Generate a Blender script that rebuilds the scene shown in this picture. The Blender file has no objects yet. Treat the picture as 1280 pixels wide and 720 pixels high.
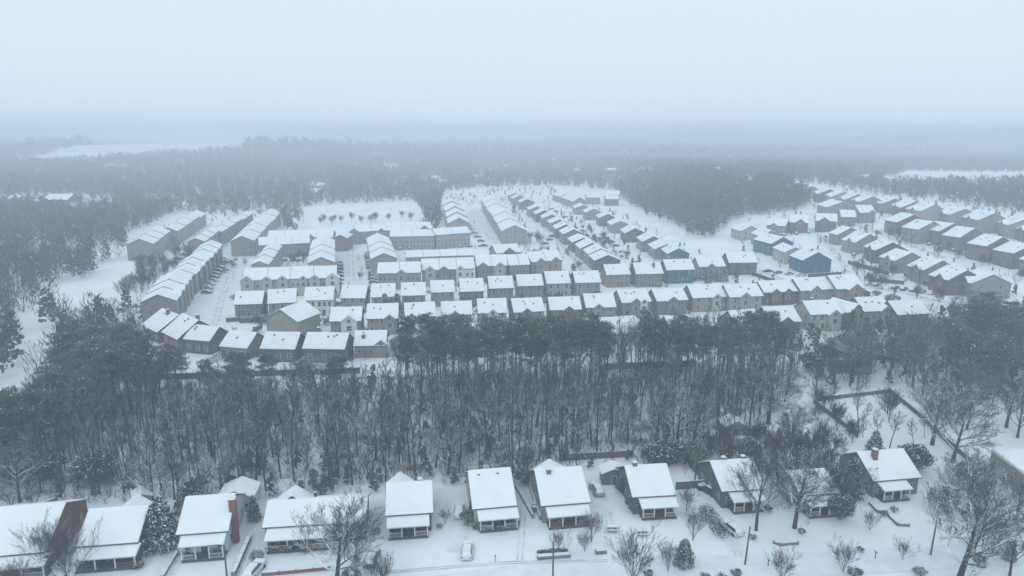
import bpy, math, random
import numpy as np
from math import sin, cos, tan, pi, atan2, radians as R, sqrt, exp
from mathutils import Vector
random.seed(7); rng = np.random.default_rng(11)
S_ = bpy.context.scene
COL = S_.collection
# ---------------------------------------------------------------- camera
H = 64.0; PITCH = 12.35; FP = 880.0
cam = bpy.data.cameras.new('camera'); co = bpy.data.objects.new('camera', cam); COL.objects.link(co)
co.location = (0, 0, H); co.rotation_euler = (R(90 - PITCH), 0, 0)
cam.sensor_width = 36; cam.lens = 36 * FP / 1280; cam.clip_start = 1; cam.clip_end = 30000
S_.camera = co
# ---------------------------------------------------------------- sky and sun (overcast)
SUN_EL, SUN_AZ = 42, 200
w = bpy.data.worlds.new("World"); S_.world = w; w.use_nodes = True
nt = w.node_tree; bg = nt.nodes['Background']
sky = nt.nodes.new('ShaderNodeTexSky'); sky.sky_type = 'NISHITA'; sky.sun_disc = False
sky.sun_elevation = R(SUN_EL); sky.sun_rotation = R(SUN_AZ); sky.air_density = 1; sky.dust_density = 4
hs = nt.nodes.new('ShaderNodeMix'); hs.data_type = 'RGBA'; hs.inputs[0].default_value = 0.93
OV = 1.0
hs.inputs[7].default_value = (7.2 * OV, 8.7 * OV, 9.6 * OV, 1)      # even cloud layer
nt.links.new(sky.outputs[0], hs.inputs[6]); nt.links.new(hs.outputs[2], bg.inputs[0])
bg.inputs[1].default_value = 0.10
sl = bpy.data.lights.new('sun', 'SUN'); sl.energy = 0.5; sl.angle = R(25); sl.color = (1, .97, .93)
so = bpy.data.objects.new('sun', sl); COL.objects.link(so)
so.rotation_euler = (R(90 - SUN_EL), 0, R(180 - SUN_AZ))
S_.view_settings.view_transform = 'Standard'; S_.view_settings.look = 'None'
S_.view_settings.exposure = 0.07; S_.view_settings.gamma = 1
cy = S_.cycles
cy.max_bounces = 5; cy.diffuse_bounces = 3; cy.glossy_bounces = 1; cy.transmission_bounces = 2
cy.volume_bounces = 3; cy.transparent_max_bounces = 4
cy.use_denoising = True
HAZE = 0.00090; HAZE_COL = (0.845, 0.908, 1.0)
# ---------------------------------------------------------------- terrain height and pixel -> place
def ss(t):
    t = max(0., min(1., t)); return t * t * (3 - 2 * t)
def hf(x, y):
    r = sqrt(x * x + y * y)
    z = 13 * ss((x - 95) / 150) * ss((y - 240) / 230) * (1 - ss((r - 900) / 900))
    if r > 700:
        k = ss((r - 700) / 900)
        z += k * (5 * sin(x / 310 + 1) * cos(y / 420) + 5)
        z += 66 * exp(-((x - 2300) / 900) ** 2 - ((y - 2900) / 450) ** 2)
        z += 33 * exp(-((x + 860) / 620) ** 2 - ((y - 1750) / 260) ** 2)
        z += 34 * exp(-((x - 1300) / 900) ** 2 - ((y - 3900) / 500) ** 2)
    return z
cp, sp_ = cos(R(PITCH)), sin(R(PITCH))
def at(px, py, z=0.0):
    """the point on the terrain (raised by z metres) that lies under a place read off the photograph"""
    a, b = (px - 640) / FP, (360 - py) / FP
    d = Vector((a, cp + b * sp_, -sp_ + b * cp))
    if d.z > -1e-3: d.z = -1e-3
    t1 = (H - z) / -d.z
    lo = 20.; n = 120
    ts = [lo + (t1 - lo) * k / n for k in range(n + 1)]
    prev = lo
    for t in ts:
        if H + d.z * t <= hf(d.x * t, d.y * t) + z:
            a0, b0 = prev, t
            for _ in range(20):
                m = (a0 + b0) / 2
                if H + d.z * m <= hf(d.x * m, d.y * m) + z: b0 = m
                else: a0 = m
            t = b0; break
        prev = t
    return Vector((d.x * t, d.y * t, hf(d.x * t, d.y * t)))
def poly(px): return [tuple(at(x, y)[:2]) for x, y in px]
def inside(p, pl):
    c = False; n = len(pl); x, y = p
    for i in range(n):
        x1, y1 = pl[i]; x2, y2 = pl[i - 1]
        if (y1 > y) != (y2 > y) and x < (x2 - x1) * (y - y1) / (y2 - y1) + x1: c = not c
    return c
# ---------------------------------------------------------------- materials
MATS = {}
def mat(name, col, rough=.8, col2=None, scale=1., det=4., lo=.4, hi=.6, bump=0., bscale=8., tex='noise', spec=.3, metal=0., objv=0.):
    m = bpy.data.materials.new(name); m.use_nodes = True; t = m.node_tree; N = t.nodes; L = t.links
    b = N['Principled BSDF']; b.inputs['Roughness'].default_value = rough
    b.inputs['Base Color'].default_value = (*col, 1); b.inputs['Specular IOR Level'].default_value = spec
    b.inputs['Metallic'].default_value = metal
    tc = N.new('ShaderNodeTexCoord'); out = None
    if col2 is not None:
        mx = N.new('ShaderNodeMix'); mx.data_type = 'RGBA'
        mx.inputs[6].default_value = (*col, 1); mx.inputs[7].default_value = (*col2, 1)
        if tex == 'brick':
            br = N.new('ShaderNodeTexBrick'); br.inputs['Scale'].default_value = scale
            br.inputs['Color1'].default_value = (*col, 1); br.inputs['Color2'].default_value = (*[c * .75 for c in col], 1)
            br.inputs['Mortar'].default_value = (*col2, 1)
            mp = N.new('ShaderNodeMapping'); mp.inputs['Rotation'].default_value = (R(90), 0, 0)
            L.new(tc.outputs['Object'], mp.inputs[0]); L.new(mp.outputs[0], br.inputs[0]); out = br.outputs[0]
        else:
            no = N.new('ShaderNodeTexNoise'); no.inputs['Scale'].default_value = scale; no.inputs['Detail'].default_value = det
            L.new(tc.outputs['Object'], no.inputs[0])
            mr = N.new('ShaderNodeMapRange'); mr.inputs[1].default_value = lo; mr.inputs[2].default_value = hi
            L.new(no.outputs[0], mr.inputs[0]); L.new(mr.outputs[0], mx.inputs[0]); out = mx.outputs[2]
    if objv:
        oi = N.new('ShaderNodeObjectInfo'); hv = N.new('ShaderNodeHueSaturation')
        mr2 = N.new('ShaderNodeMapRange'); mr2.inputs[3].default_value = 1 - objv; mr2.inputs[4].default_value = 1 + objv
        L.new(oi.outputs['Random'], mr2.inputs[0]); L.new(mr2.outputs[0], hv.inputs['Value'])
        if out is None: hv.inputs['Color'].default_value = (*col, 1)
        else: L.new(out, hv.inputs['Color'])
        out = hv.outputs[0]
    if tex == 'siding':
        wv = N.new('ShaderNodeTexWave'); wv.bands_direction = 'Z'; wv.inputs['Scale'].default_value = 1.6
        wv.wave_profile = 'SAW'; L.new(tc.outputs['Object'], wv.inputs[0])
        bp = N.new('ShaderNodeBump'); bp.inputs['Strength'].default_value = .5; bp.inputs['Distance'].default_value = .04
        L.new(wv.outputs[0], bp.inputs['Height']); L.new(bp.outputs[0], b.inputs['Normal'])
    if out is not None: L.new(out, b.inputs['Base Color'])
    if bump:
        n2 = N.new('ShaderNodeTexNoise'); n2.inputs['Scale'].default_value = bscale; n2.inputs['Detail'].default_value = 5
        L.new(tc.outputs['Object'], n2.inputs[0])
        bp = N.new('ShaderNodeBump'); bp.inputs['Strength'].default_value = 1; bp.inputs['Distance'].default_value = bump
        L.new(n2.outputs[0], bp.inputs['Height']); L.new(bp.outputs[0], b.inputs['Normal'])
    MATS[name] = m; return m
SN = (.80, .84, .88)
mat('snow', SN, .7, (.72, .77, .82), .9, 5, .35, .75, bump=.05, bscale=1.2)
mat('snow_roof', (.87, .895, .92), .7, (.79, .825, .865), .35, 5, .3, .8, bump=.03, bscale=1.5)
mat('snow_ground', (.85, .88, .91), .75, (.74, .78, .83), .06, 9, .42, .72, bump=.12, bscale=.35)
mat('snow_road', (.80, .835, .875), .6, (.66, .71, .76), .35, 8, .4, .75, bump=.06, bscale=.8)
mat('forest_floor', (.72, .76, .81), .8, (.13, .12, .12), .16, 10, .50, .66, bump=.2, bscale=.5)
mat('slush', (.80, .83, .87), .6, (.38, .41, .45), .4, 8, .40, .68)
mat('asphalt_wet', (.10, .105, .11), .4, (.3, .32, .34), .4, 6, .45, .7)
mat('bark', (.050, .040, .036), .9, (.030, .025, .023), 2, 4, .35, .65, objv=.3)
mat('bark_pine', (.075, .055, .045), .9, (.04, .032, .028), 2, 4, .35, .65, objv=.2)
mat('needles', (.075, .105, .085), .8, (.10, .125, .092), .4, 4, .35, .65, objv=.3)
mat('needles_dark', (.040, .060, .052), .8, (.058, .078, .062), .5, 4, .35, .65, objv=.2)
mat('hedge_leaf', (.055, .045, .040), .8, (.05, .06, .042), .9, 4, .35, .65)
mat('shrub_leaf', (.07, .085, .06), .8, (.11, .10, .07), 1.2, 4, .35, .65, objv=.2)
mat('dry_twig', (.115, .092, .085), .9, (.08, .066, .064), 2, 4)
mat('glass', (.03, .04, .05), .15, (.06, .075, .09), .7, 2, spec=.6)
mat('trim', (.62, .63, .63), .6, (.52, .54, .55), 2, 3)
mat('dark_trim', (.10, .10, .105), .7, (.07, .07, .075), 2, 3)
mat('wood_brown', (.14, .10, .075), .8, (.09, .068, .055), 3, 5)
mat('fence_wood', (.15, .13, .115), .85, (.09, .08, .075), 2, 5)
mat('metal_grey', (.3, .31, .32), .5, (.22, .23, .24), 3, 3, metal=.4)
mat('brick_red', (.20, .075, .055), .85, (.33, .27, .24), 4., tex='brick')
mat('brick_brown', (.20, .10, .08), .85, (.28, .24, .22), 4., tex='brick')
mat('rubber', (.02, .02, .02), .8)
mat('lamp_red', (.35, .02, .02), .4)
mat('stone', (.24, .235, .23), .85, (.15, .15, .15), 1.5, 5)
mat('flag_red', (.45, .03, .04), .7); mat('flag_white', (.7, .7, .7), .7); mat('flag_blue', (.03, .05, .2), .7)
WALLS = dict(grey=(.26, .28, .30), dark_grey=(.11, .12, .13), tan=(.31, .275, .23), cream=(.44, .415, .36), white=(.62, .62, .60),
             blue_grey=(.18, .22, .25), pale_blue=(.30, .40, .46), blue=(.028, .135, .19), deep_blue=(.022, .115, .18), brown=(.15, .115, .095),
             green=(.11, .15, .14), sage=(.22, .25, .21), navy=(.05, .065, .10), beige=(.34, .31, .275), teal=(.11, .19, .215), taupe=(.30, .265, .24))
for k, c in WALLS.items():
    if k not in ('blue', 'deep_blue', 'white', 'navy', 'dark_grey'): c = tuple(x * (1.0 if k in ('beige', 'cream', 'tan') else .9) for x in c)
    mat('wall_' + k, c, .75, tuple(x * .84 for x in c), .6, 5, .35, .7, tex='siding')
MATS['wall_brick'] = MATS['brick_red']; MATS['wall_brick_brown'] = MATS['brick_brown']
for k, c in dict(car_white=(.7, .7, .7), car_black=(.02, .02, .022), car_silver=(.35, .36, .37), car_red=(.25, .02, .02), car_blue=(.03, .06, .14), car_grey=(.1, .105, .11)).items():
    mat(k, c, .3, tuple(x * .9 for x in c), 2, 2, spec=.5)
# bark that carries fresh snow along the upper side of limbs
def snowy_bark(name, col, lo, hi):
    m = mat(name, col, .9, tuple(c * .6 for c in col), 3, 3, .35, .65, objv=.25); t = m.node_tree; N = t.nodes; L = t.links
    b = N['Principled BSDF']; src = b.inputs['Base Color'].links[0].from_socket
    ge = N.new('ShaderNodeNewGeometry'); sx = N.new('ShaderNodeSeparateXYZ'); L.new(ge.outputs['Normal'], sx.inputs[0])
    mr = N.new('ShaderNodeMapRange'); mr.inputs[1].default_value = lo; mr.inputs[2].default_value = hi
    L.new(sx.outputs[2], mr.inputs[0]); mx = N.new('ShaderNodeMix'); mx.data_type = 'RGBA'
    L.new(mr.outputs[0], mx.inputs[0]); L.new(src, mx.inputs[6]); mx.inputs[7].default_value = (.78, .82, .87, 1)
    L.new(mx.outputs[2], b.inputs['Base Color'])
snowy_bark('limb', (.055, .048, .046), .35, .75)
snowy_bark('twig', (.085, .07, .068), .55, .95)
snowy_bark('limb_white', (.075, .07, .068), .1, .5)
# ---------------------------------------------------------------- mesh helpers
class MB:
    def __init__(s): s.v = []; s.f = []; s.m = []
    def add(s, vs, fs, m=0):
        o = len(s.v); s.v += [tuple(p) for p in vs]; s.f += [tuple(i + o for i in f) for f in fs]; s.m += [m] * len(fs)
    def box(s, x0, x1, y0, y1, z0, z1, m=0, top=None):
        s.add([(x0, y0, z0), (x1, y0, z0), (x1, y1, z0), (x0, y1, z0), (x0, y0, z1), (x1, y0, z1), (x1, y1, z1), (x0, y1, z1)],
              [(0, 3, 2, 1), (0, 1, 5, 4), (1, 2, 6, 5), (2, 3, 7, 6), (3, 0, 4, 7)], m)
        s.f.append(tuple(len(s.v) - 8 + i for i in (4, 5, 6, 7))); s.m.append(m if top is None else top)
    def ext(s, prof, a, b, m=0, mats=None, axis='x'):
        n = len(prof)
        P = (lambda t, p: (t, p[0], p[1])) if axis == 'x' else (lambda t, p: (p[0], t, p[1]))
        o = len(s.v); s.v += [P(a, p) for p in prof] + [P(b, p) for p in prof]
        for i in range(n):
            j = (i + 1) % n; s.f.append((o + i, o + j, o + n + j, o + n + i)); s.m.append(mats[i] if mats else m)
        s.f.append(tuple(o + i for i in range(n))[::-1]); s.m.append(m); s.f.append(tuple(o + n + i for i in range(n))); s.m.append(m)
    def tube(s, pts, rad, n=4, m=0, cap=True):
        o = len(s.v); k = len(pts)
        for i, p in enumerate(pts):
            d = (pts[min(i + 1, k - 1)] - pts[max(i - 1, 0)]); d.normalize() if d.length > 1e-6 else None
            u = d.cross(Vector((.3, .9, .31))); u.normalize(); v = d.cross(u)
            for j in range(n):
                a = 2 * pi * j / n; q = p + u * (cos(a) * rad[i]) + v * (sin(a) * rad[i]); s.v.append((q.x, q.y, q.z))
        for i in range(k - 1):
            for j in range(n):
                a = o + i * n + j; b = o + i * n + (j + 1) % n; s.f.append((a, b, b + n, a + n)); s.m.append(m)
        if cap: s.f.append(tuple(o + (k - 1) * n + j for j in range(n))); s.m.append(m)
    def mesh(s, name, mats):
        me = bpy.data.meshes.new(name); me.from_pydata(s.v, [], s.f)
        for k in mats: me.materials.append(MATS[k])
        me.polygons.foreach_set('material_index', s.m); me.update(); return me
def link(name, me, parent=None, loc=(0, 0, 0), rz=0, sc=None):
    o = bpy.data.objects.new(name, me); COL.objects.link(o); o.location = loc; o.rotation_euler = (0, 0, rz)
    if sc is not None: o.scale = sc
    if parent is not None: o.parent = parent
    return o
def part(name, mb, mats, parent=None, loc=(0, 0, 0), rz=0): return link(name, mb.mesh(name, mats), parent, loc, rz)
def tag(o, label=None, cat=None, group=None, kind=None):
    if label: o['label'] = label
    if cat: o['category'] = cat
    if group: o['group'] = group
    if kind: o['kind'] = kind
    return o
def thing(name, label, cat, loc, rz=0, group=None):
    o = link(name, None, None, loc, rz); o.empty_display_size = .5; return tag(o, label, cat, group)
INFO = {}
FOOT = []          # footprints trees must keep clear of
def clear(x, y, m=1.):
    for fx, fy, fr in FOOT:
        if (x - fx) ** 2 + (y - fy) ** 2 < (fr + m) ** 2: return False
    return True
ORD = ['first', 'second', 'third', 'fourth', 'fifth', 'sixth', 'seventh', 'eighth', 'ninth', 'tenth', 'eleventh', 'twelfth', 'thirteenth',
       'fourteenth', 'fifteenth', 'sixteenth', 'seventeenth', 'eighteenth', 'nineteenth', 'twentieth']
# ---------------------------------------------------------------- ground sheet
def build_ground():
    rs = [0] + list(np.geomspace(25, 7500, 110)); n = 220; V = []; F = []
    for i, r in enumerate(rs):
        for k in range(n):
            a = 2 * pi * k / n; x, y = r * cos(a), r * sin(a); V.append((x, y, hf(x, y)))
    for i in range(len(rs) - 1):
        for k in range(n):
            a = i * n + k; b = i * n + (k + 1) % n
            if i: F.append((a, a + n, b + n, b))
            else: F.append((a, a + n, b + n))
    me = bpy.data.meshes.new('ground'); me.from_pydata(V, [], F); me.materials.append(MATS['snow_ground']); me.shade_smooth()
    tag(link('ground', me), kind='structure')
build_ground()
def sheet(name, px, m, z=.03, label=None):
    pts = [at(x, y) for x, y in px]; mb = MB(); mb.add([(p.x, p.y, p.z + z) for p in pts], [tuple(range(len(pts)))], 0)
    return tag(part(name, mb, [m]), kind='structure')
def strip(name, px, width, m, z=.05):
    ps = [at(x, y) for x, y in px]; fine = []
    for a, b in zip(ps, ps[1:]):
        k = max(1, int((b - a).length / 6))
        fine += [a.lerp(b, i / k) for i in range(k)]
    fine.append(ps[-1]); mb = MB(); L = []; Rr = []
    for i, p in enumerate(fine):
        d = fine[min(i + 1, len(fine) - 1)] - fine[max(i - 1, 0)]; d.z = 0; d.normalize(); q = Vector((-d.y, d.x, 0)) * width / 2
        for s, l in ((1, L), (-1, Rr)):
            v = p + q * s; l.append((v.x, v.y, hf(v.x, v.y) + z))
    n = len(fine); mb.add(L + Rr, [(i, i + n, i + n + 1, i + 1) for i in range(n - 1)])
    return tag(part(name, mb, [m]), kind='structure')
sheet('forest_floor', [(-160, 640), (60, 622), (160, 602), (330, 600), (480, 592), (560, 585), (700, 572), (830, 562), (880, 556), (960, 530), (1000, 500),
                       (1012, 478), (1000, 462), (880, 460), (700, 462), (500, 470), (330, 474), (200, 478), (100, 500), (-160, 560)], 'forest_floor')
strip('road', [(500, 742), (640, 722), (800, 712), (1000, 706), (1300, 690)], 6, 'snow_road')
for off in (0, 2.5):
    strip('tyre_track', [(400, 722 + off), (520, 711 + off), (640, 702 + off), (760, 700 + off)], .16, 'slush', .075)
strip('road', [(262, 425), (272, 380), (290, 340), (300, 320), (345, 290)], 11, 'snow_road')
strip('road', [(440, 385), (439, 340), (437, 300)], 10, 'snow_road')
strip('road', [(625, 330), (604, 290), (590, 262)], 9, 'snow_road')
strip('road', [(740, 345), (690, 290), (655, 250)], 7, 'snow_road')
strip('road', [(1075, 350), (1045, 312), (1025, 296)], 9, 'snow_road')
strip('road', [(1050, 350), (1120, 355), (1190, 385), (1280, 420)], 9, 'snow_road')
strip('road', [(1250, 330), (1130, 300), (1075, 280)], 8, 'snow_road')
for px_, w_ in (([(985, 352), (950, 338), (925, 322)], 3.5), ([(1035, 352), (1110, 362), (1190, 380)], 3), ([(1062, 340), (1035, 305), (1022, 295)], 3), ([(1180, 322), (1120, 300), (1080, 284)], 2.5), ([(262, 420), (275, 370), (292, 330)], 1.2), ([(268, 420), (281, 370), (297, 330)], 1.2),
                ([(437, 382), (436, 340), (434, 302)], 1.0), ([(443, 382), (442, 340), (440, 302)], 1.0), ([(735, 345), (688, 290), (655, 252)], 2), ([(300, 352 + 30), (460, 380)], 1.5), ([(478, 362), (700, 352)], 1.5), ([(612, 300), (596, 270)], 1.2)):
    strip('wheel_ruts', px_, w_, 'slush', .09)
for px_ in ([(208, 720), (227, 680), (238, 668)], [(300, 720), (320, 668)], [(582, 700), (583, 690)], [(649, 700), (653, 640)], [(769, 690), (758, 640)], [(922, 695), (917, 668)], [(463, 722), (465, 704)]):
    for o in (-2.5, 4): strip('tyre_track', [(x + o, y) for x, y in px_], .22, 'slush', .08)
for px in ([(205, 720), (225, 680), (236, 668)], [(297, 720), (318, 668), (328, 635)], [(572, 690), (574, 655), (572, 625)], [(650, 660), (655, 630), (652, 612)],
           [(765, 680), (755, 640), (742, 600)], [(925, 690), (905, 650), (885, 612)]):
    strip('driveway', px, 3.2, 'snow_road', .04)
# ---------------------------------------------------------------- houses
def win_mesh():
    mb = MB(); mb.box(-.5, .5, -.06, .05, -.5, .5, 0)
    mb.box(-.42, .42, -.08, 0, .03, .45, 1); mb.box(-.42, .42, -.08, 0, -.45, -.03, 1); return mb.mesh('window', ['trim', 'glass'])
WIN = win_mesh()
def door_mesh():
    mb = MB(); mb.box(-.5, .5, -.06, .05, 0, 1, 0); mb.box(-.4, .4, -.09, 0, .01, .95, 1); return mb.mesh('door', ['trim', 'wood_brown'])
DOOR = door_mesh()
def add_roof(root, L, S, ze, pit, ov, dz=0., x0=None, x1=None, trim='dark_trim', th=.18):
    e = S / 2 + ov; t = tan(R(pit)); zr = ze + e * t; a = -(L / 2 + ov) if x0 is None else x0; b = L / 2 + ov if x1 is None else x1
    mb = MB()
    for s in (-1, 1):
        pr = [(s * e, ze + dz), (0, zr + dz), (0, zr - .16 + dz), (s * e, ze - .16 + dz)]
        mb.ext(pr, a, b, 1)
        # snow blanket, slightly rounded towards eave and rake
        n = 5; xs = [a + .05, a + .35, (a + b) / 2, b - .35, b - .05]; vs = []; fs = []
        for i in range(n):
            q = i / (n - 1)
            for j, x in enumerate(xs):
                edge = (j in (0, 4)) or i == 0
                h = th * (.35 if edge else 1) * (1 + .25 * sin(x * 1.7 + i * 2 + L)); yy = s * e * (1 - q) * .995
                vs.append((x, yy, zr + dz - abs(yy) * t + h))
        for i in range(n - 1):
            for j in range(4): k = i * 5 + j; fs.append((k, k + 1, k + 6, k + 5))
        mb.add(vs, fs, 0)
        k = len(vs); vb = [(v[0], v[1], zr + dz - abs(v[1]) * t - .02) for v in vs]
        ring = [0, 1, 2, 3, 4, 9, 14, 19, 24, 23, 22, 21, 20, 15, 10, 5]
        o = len(mb.v); mb.v += [vs[i] for i in ring] + [vb[i] for i in ring]
        for i in range(16): j = (i + 1) % 16; mb.f.append((o + i, o + j, o + 16 + j, o + 16 + i)); mb.m.append(0)
    return part('roof', mb, ['snow_roof', trim], root)
def core(root, L, S, ze, pit, wall, ov=.45, gab=(), chim=None, wins=(('F', 3, 2), ('R', 2, 2), ('L', 2, 2)), seg=1, porch=None, trim='dark_trim',
         wsz=(1.15, 1.6), st=2.75, door=None, step=.7, walls=None, base=-3., chm='brick_brown'):
    t = tan(R(pit)); wt = ze + ov * t - .2; rt = ze + (S / 2 + ov) * t - .2
    n = seg
    for k in range(n):
        a = -L / 2 + L * k / n; b = a + L / n; dz = step * ((k * 7) % 3) / 2 if n > 1 else 0
        mb = MB(); mb.ext([(-S / 2, base), (S / 2, base), (S / 2, wt + dz), (0, rt + dz), (-S / 2, wt + dz)], a + (.004 if k else 0), b)
        part('wall', mb, ['wall_' + (walls[k % len(walls)] if walls else wall)], root)
        if n > 1: add_roof(root, L, S, ze, pit, ov, dz, a - (ov if k == 0 else -.02), b + (ov if k == n - 1 else -.02), trim)
    if n == 1: add_roof(root, L, S, ze, pit, ov, trim=trim)
    zf = wt
    for g in gab:                                   # cross gables: (x, width, projection, face, wall colour)
        xc, gw, pj = g[:3]; fc = g[3] if len(g) > 3 else 'F'; wc = g[4] if len(g) > 4 else wall; sg = -1 if fc == 'F' else 1
        p2 = max(pit, 36); t2 = tan(R(p2)); e = gw / 2 + .3; zg0 = ze + .02; zg = zg0 + e * t2
        y0 = sg * (S / 2 + pj); yb = sg * max(0.2, (S / 2 + ov) - (zg - ze) / t)
        mb = MB(); mb.ext([(xc - gw / 2, base), (xc + gw / 2, base), (xc + gw / 2, ze + .3 * t2 - .14), (xc, zg - .14), (xc - gw / 2, ze + .3 * t2 - .14)], y0, sg * (S / 2 - .3), axis='y')
        go = part('gable', mb, ['wall_' + wc], root)
        mb = MB()
        for s in (-1, 1):
            ys, ye = y0 + sg * .35, yb
            mb.ext([(xc + s * e, zg0), (xc, zg), (xc, zg - .12), (xc + s * e, zg0 - .12)], ys, ye, 1, axis='y')
            mb.ext([(xc + s * (e - .04), zg0 + .03), (xc, zg + .20), (xc, zg + .01), (xc + s * (e - .04), zg0 + .01)], ys - sg * .04, ye, 0, axis='y')
        part('gable_roof', mb, ['snow_roof', 'trim'], go)
        link('window', WIN, go, (xc, y0 + sg * .02, ze + .1), 0 if sg < 0 else pi, (wsz[0], 1, 1.1))
        if ze > 5: link('window', WIN, go, (xc, y0 + sg * .02, ze - 2.2), 0 if sg < 0 else pi, (wsz[0] * 1.6, 1, wsz[1]))
    zs0 = .25 + (wsz[1] / 2) + .75
    for fc, cnt, sto in wins:
        ln = L if fc in 'FB' else S
        for k in range(sto):
            z = zs0 + k * st
            if z + .7 > zf and fc in 'FB': z = zf - .8
            for i in range(cnt):
                u = -ln / 2 + ln * (i + .5) / cnt + (.15 * ((i * 5 + k) % 3 - 1))
                if fc in 'FB' and any((g[3] if len(g) > 3 else 'F') == fc and abs(g[0] - u) < g[1] / 2 + .4 for g in gab): continue
                loc, rz = {'F': ((u, -S / 2 - .02, z), 0), 'B': ((u, S / 2 + .02, z), pi), 'L': ((-L / 2 - .02, u, z), -pi / 2), 'R': ((L / 2 + .02, u, z), pi / 2)}[fc]
                link('window', WIN, root, loc, rz, (wsz[0], 1, wsz[1]))
    if door:
        for (fc, u) in door:
            loc, rz = {'F': ((u, -S / 2 - .02, .2), 0), 'R': ((L / 2 + .02, u, .2), pi / 2), 'L': ((-L / 2 - .02, u, .2), -pi / 2)}[fc]
            link('door', DOOR, root, loc, rz, (1.15, 1, 2.2))
    if chim:
        for c in (chim if isinstance(chim[0], tuple) else (chim,)):
            x, y, hh = c[:3]; s = c[3] if len(c) > 3 else .45; zb = c[4] if len(c) > 4 else ze
            mb = MB(); mb.box(x - s, x + s, y - s, y + s, zb, rt + hh, 0); mb.box(x - s - .06, x + s + .06, y - s - .06, y + s + .06, rt + hh, rt + hh + .12, 0, 1)
            mb.box(x - s * .9, x + s * .9, y - s * .9, y + s * .9, rt + hh + .12, rt + hh + .26, 1)
            part('chimney', mb, [chm, 'snow'], root)
    if porch:                                      # (x centre, width, depth, colour)
        xc, pw, pd = porch[:3]; y0 = -S / 2; yf = y0 - pd; zt = ze - .38; zb = ze - .98
        mb = MB(); x0, x1 = xc - pw / 2 - .25, xc + pw / 2 + .25
        yo = yf - .3
        def pv(x, y, z): return (x, y, z)
        mb.add([(x0, y0 - .03, zt), (x1, y0 - .03, zt), (x1, yo, zb), (x0, yo, zb), (x0, y0 - .03, zt - .14), (x1, y0 - .03, zt - .14), (x1, yo, zb - .14), (x0, yo, zb - .14)],
               [(0, 1, 2, 3), (4, 7, 6, 5), (3, 2, 6, 7), (0, 3, 7, 4), (1, 5, 6, 2), (0, 4, 5, 1)], 1)
        a0, a1 = x0 + .04, x1 - .04
        mb.add([(a0, y0 - .03, zt + .2), (a1, y0 - .03, zt + .2), (a1 - .1, yo + .03, zb + .1), (a0 + .1, yo + .03, zb + .1), (a0, y0 - .03, zt + .01), (a1, y0 - .03, zt + .01), (a1, yo + .01, zb + .01), (a0, yo + .01, zb + .01)],
               [(0, 1, 2, 3), (3, 2, 6, 7), (0, 3, 7, 4), (1, 5, 6, 2)], 0)
        part('porch_roof', mb, ['snow_roof', 'trim'], root)
        mb = MB(); mb.box(xc - pw / 2, xc + pw / 2, yf, y0 - .01, -.6, .45); part('porch_deck', mb, ['dark_trim'], root)
        k = 4 if pw > 5 else 3
        for i in range(k):
            x = xc - pw / 2 + .12 + (pw - .24) * i / (k - 1); mb = MB(); mb.box(x - .09, x + .09, yf + .02, yf + .2, .45, zb - .12); part('porch_post', mb, ['trim'], root)
        for i in range(k - 1):
            if i == 1: continue
            xa = xc - pw / 2 + .24 + (pw - .24) * i / (k - 1); xb = xc - pw / 2 + (pw - .24) * (i + 1) / (k - 1)
            mb = MB(); mb.box(xa, xb, yf + .06, yf + .12, 1.2, 1.27); mb.box(xa, xb, yf + .06, yf + .12, .55, .6)
            for q in range(int((xb - xa) / .22)): mb.box(xa + .1 + q * .22, xa + .14 + q * .22, yf + .07, yf + .11, .6, 1.2)
            part('railing', mb, [porch[3] if len(porch) > 3 else 'trim'], root)
def house(label, eL, eR, S, wall, ze=5.6, pit=32, name='house', cat='house', group=None, front='eave', ov=.45, maxw=None, **kw):
    P, Q = at(*eL, ze), at(*eR, ze); d = Q - P; d.z = 0; wd = d.length; yaw = atan2(d.y, d.x); bk = Vector((-sin(yaw), cos(yaw), 0)); mid = (P + Q) / 2
    if maxw and wd > maxw: wd = maxw
    c = mid + bk * (S / 2 + ov); z = hf(c.x, c.y)
    zz = min(P.z, Q.z, z)
    root = thing(name, label, cat, (c.x, c.y, z if abs(z) < .01 else (P.z + Q.z) / 2), yaw if front == 'eave' else yaw + pi / 2, group)
    FOOT.append((c.x, c.y, (wd + S) / 4 + 1.5))
    if wd > 1.6 * S:
        u = Vector((cos(yaw), sin(yaw), 0))
        for k in (-.33, .33): q = c + u * wd * k; FOOT.append((q.x, q.y, S / 2 + 1.5))
    INFO[root.name] = (ze, S, pit)
    if front == 'eave': core(root, wd - 2 * ov, S, ze, pit, wall, ov, **kw)
    else: core(root, S, wd - 2 * ov, ze, pit, wall, ov, **kw)
    return root
def block(label, A, B, Cc, side, wall, ze=8.2, pit=28, name='townhouse_row', cat='townhouses', group=None, ov=.45, **kw):
    A, B, Cc = at(*A, ze), at(*B, ze), at(*Cc, ze); o = B if side == 'R' else A; oth = A if side == 'R' else B
    d = Cc - o; d.z = 0; L = d.length; d.normalize(); nrm = Vector((-d.y, d.x, 0)); S = (oth - o).dot(nrm)
    c = o + d * L / 2 + nrm * S / 2; S = abs(S)
    root = thing(name, label, cat, (c.x, c.y, hf(c.x, c.y)), atan2(d.y, d.x), group)
    for k in np.linspace(-.45, .45, max(2, int(L / 12))): q = c + d * L * k; FOOT.append((q.x, q.y, S / 2 + 2))
    core(root, L - 2 * ov, S - 2 * ov, ze, pit, wall, ov, **kw); return root
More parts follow.
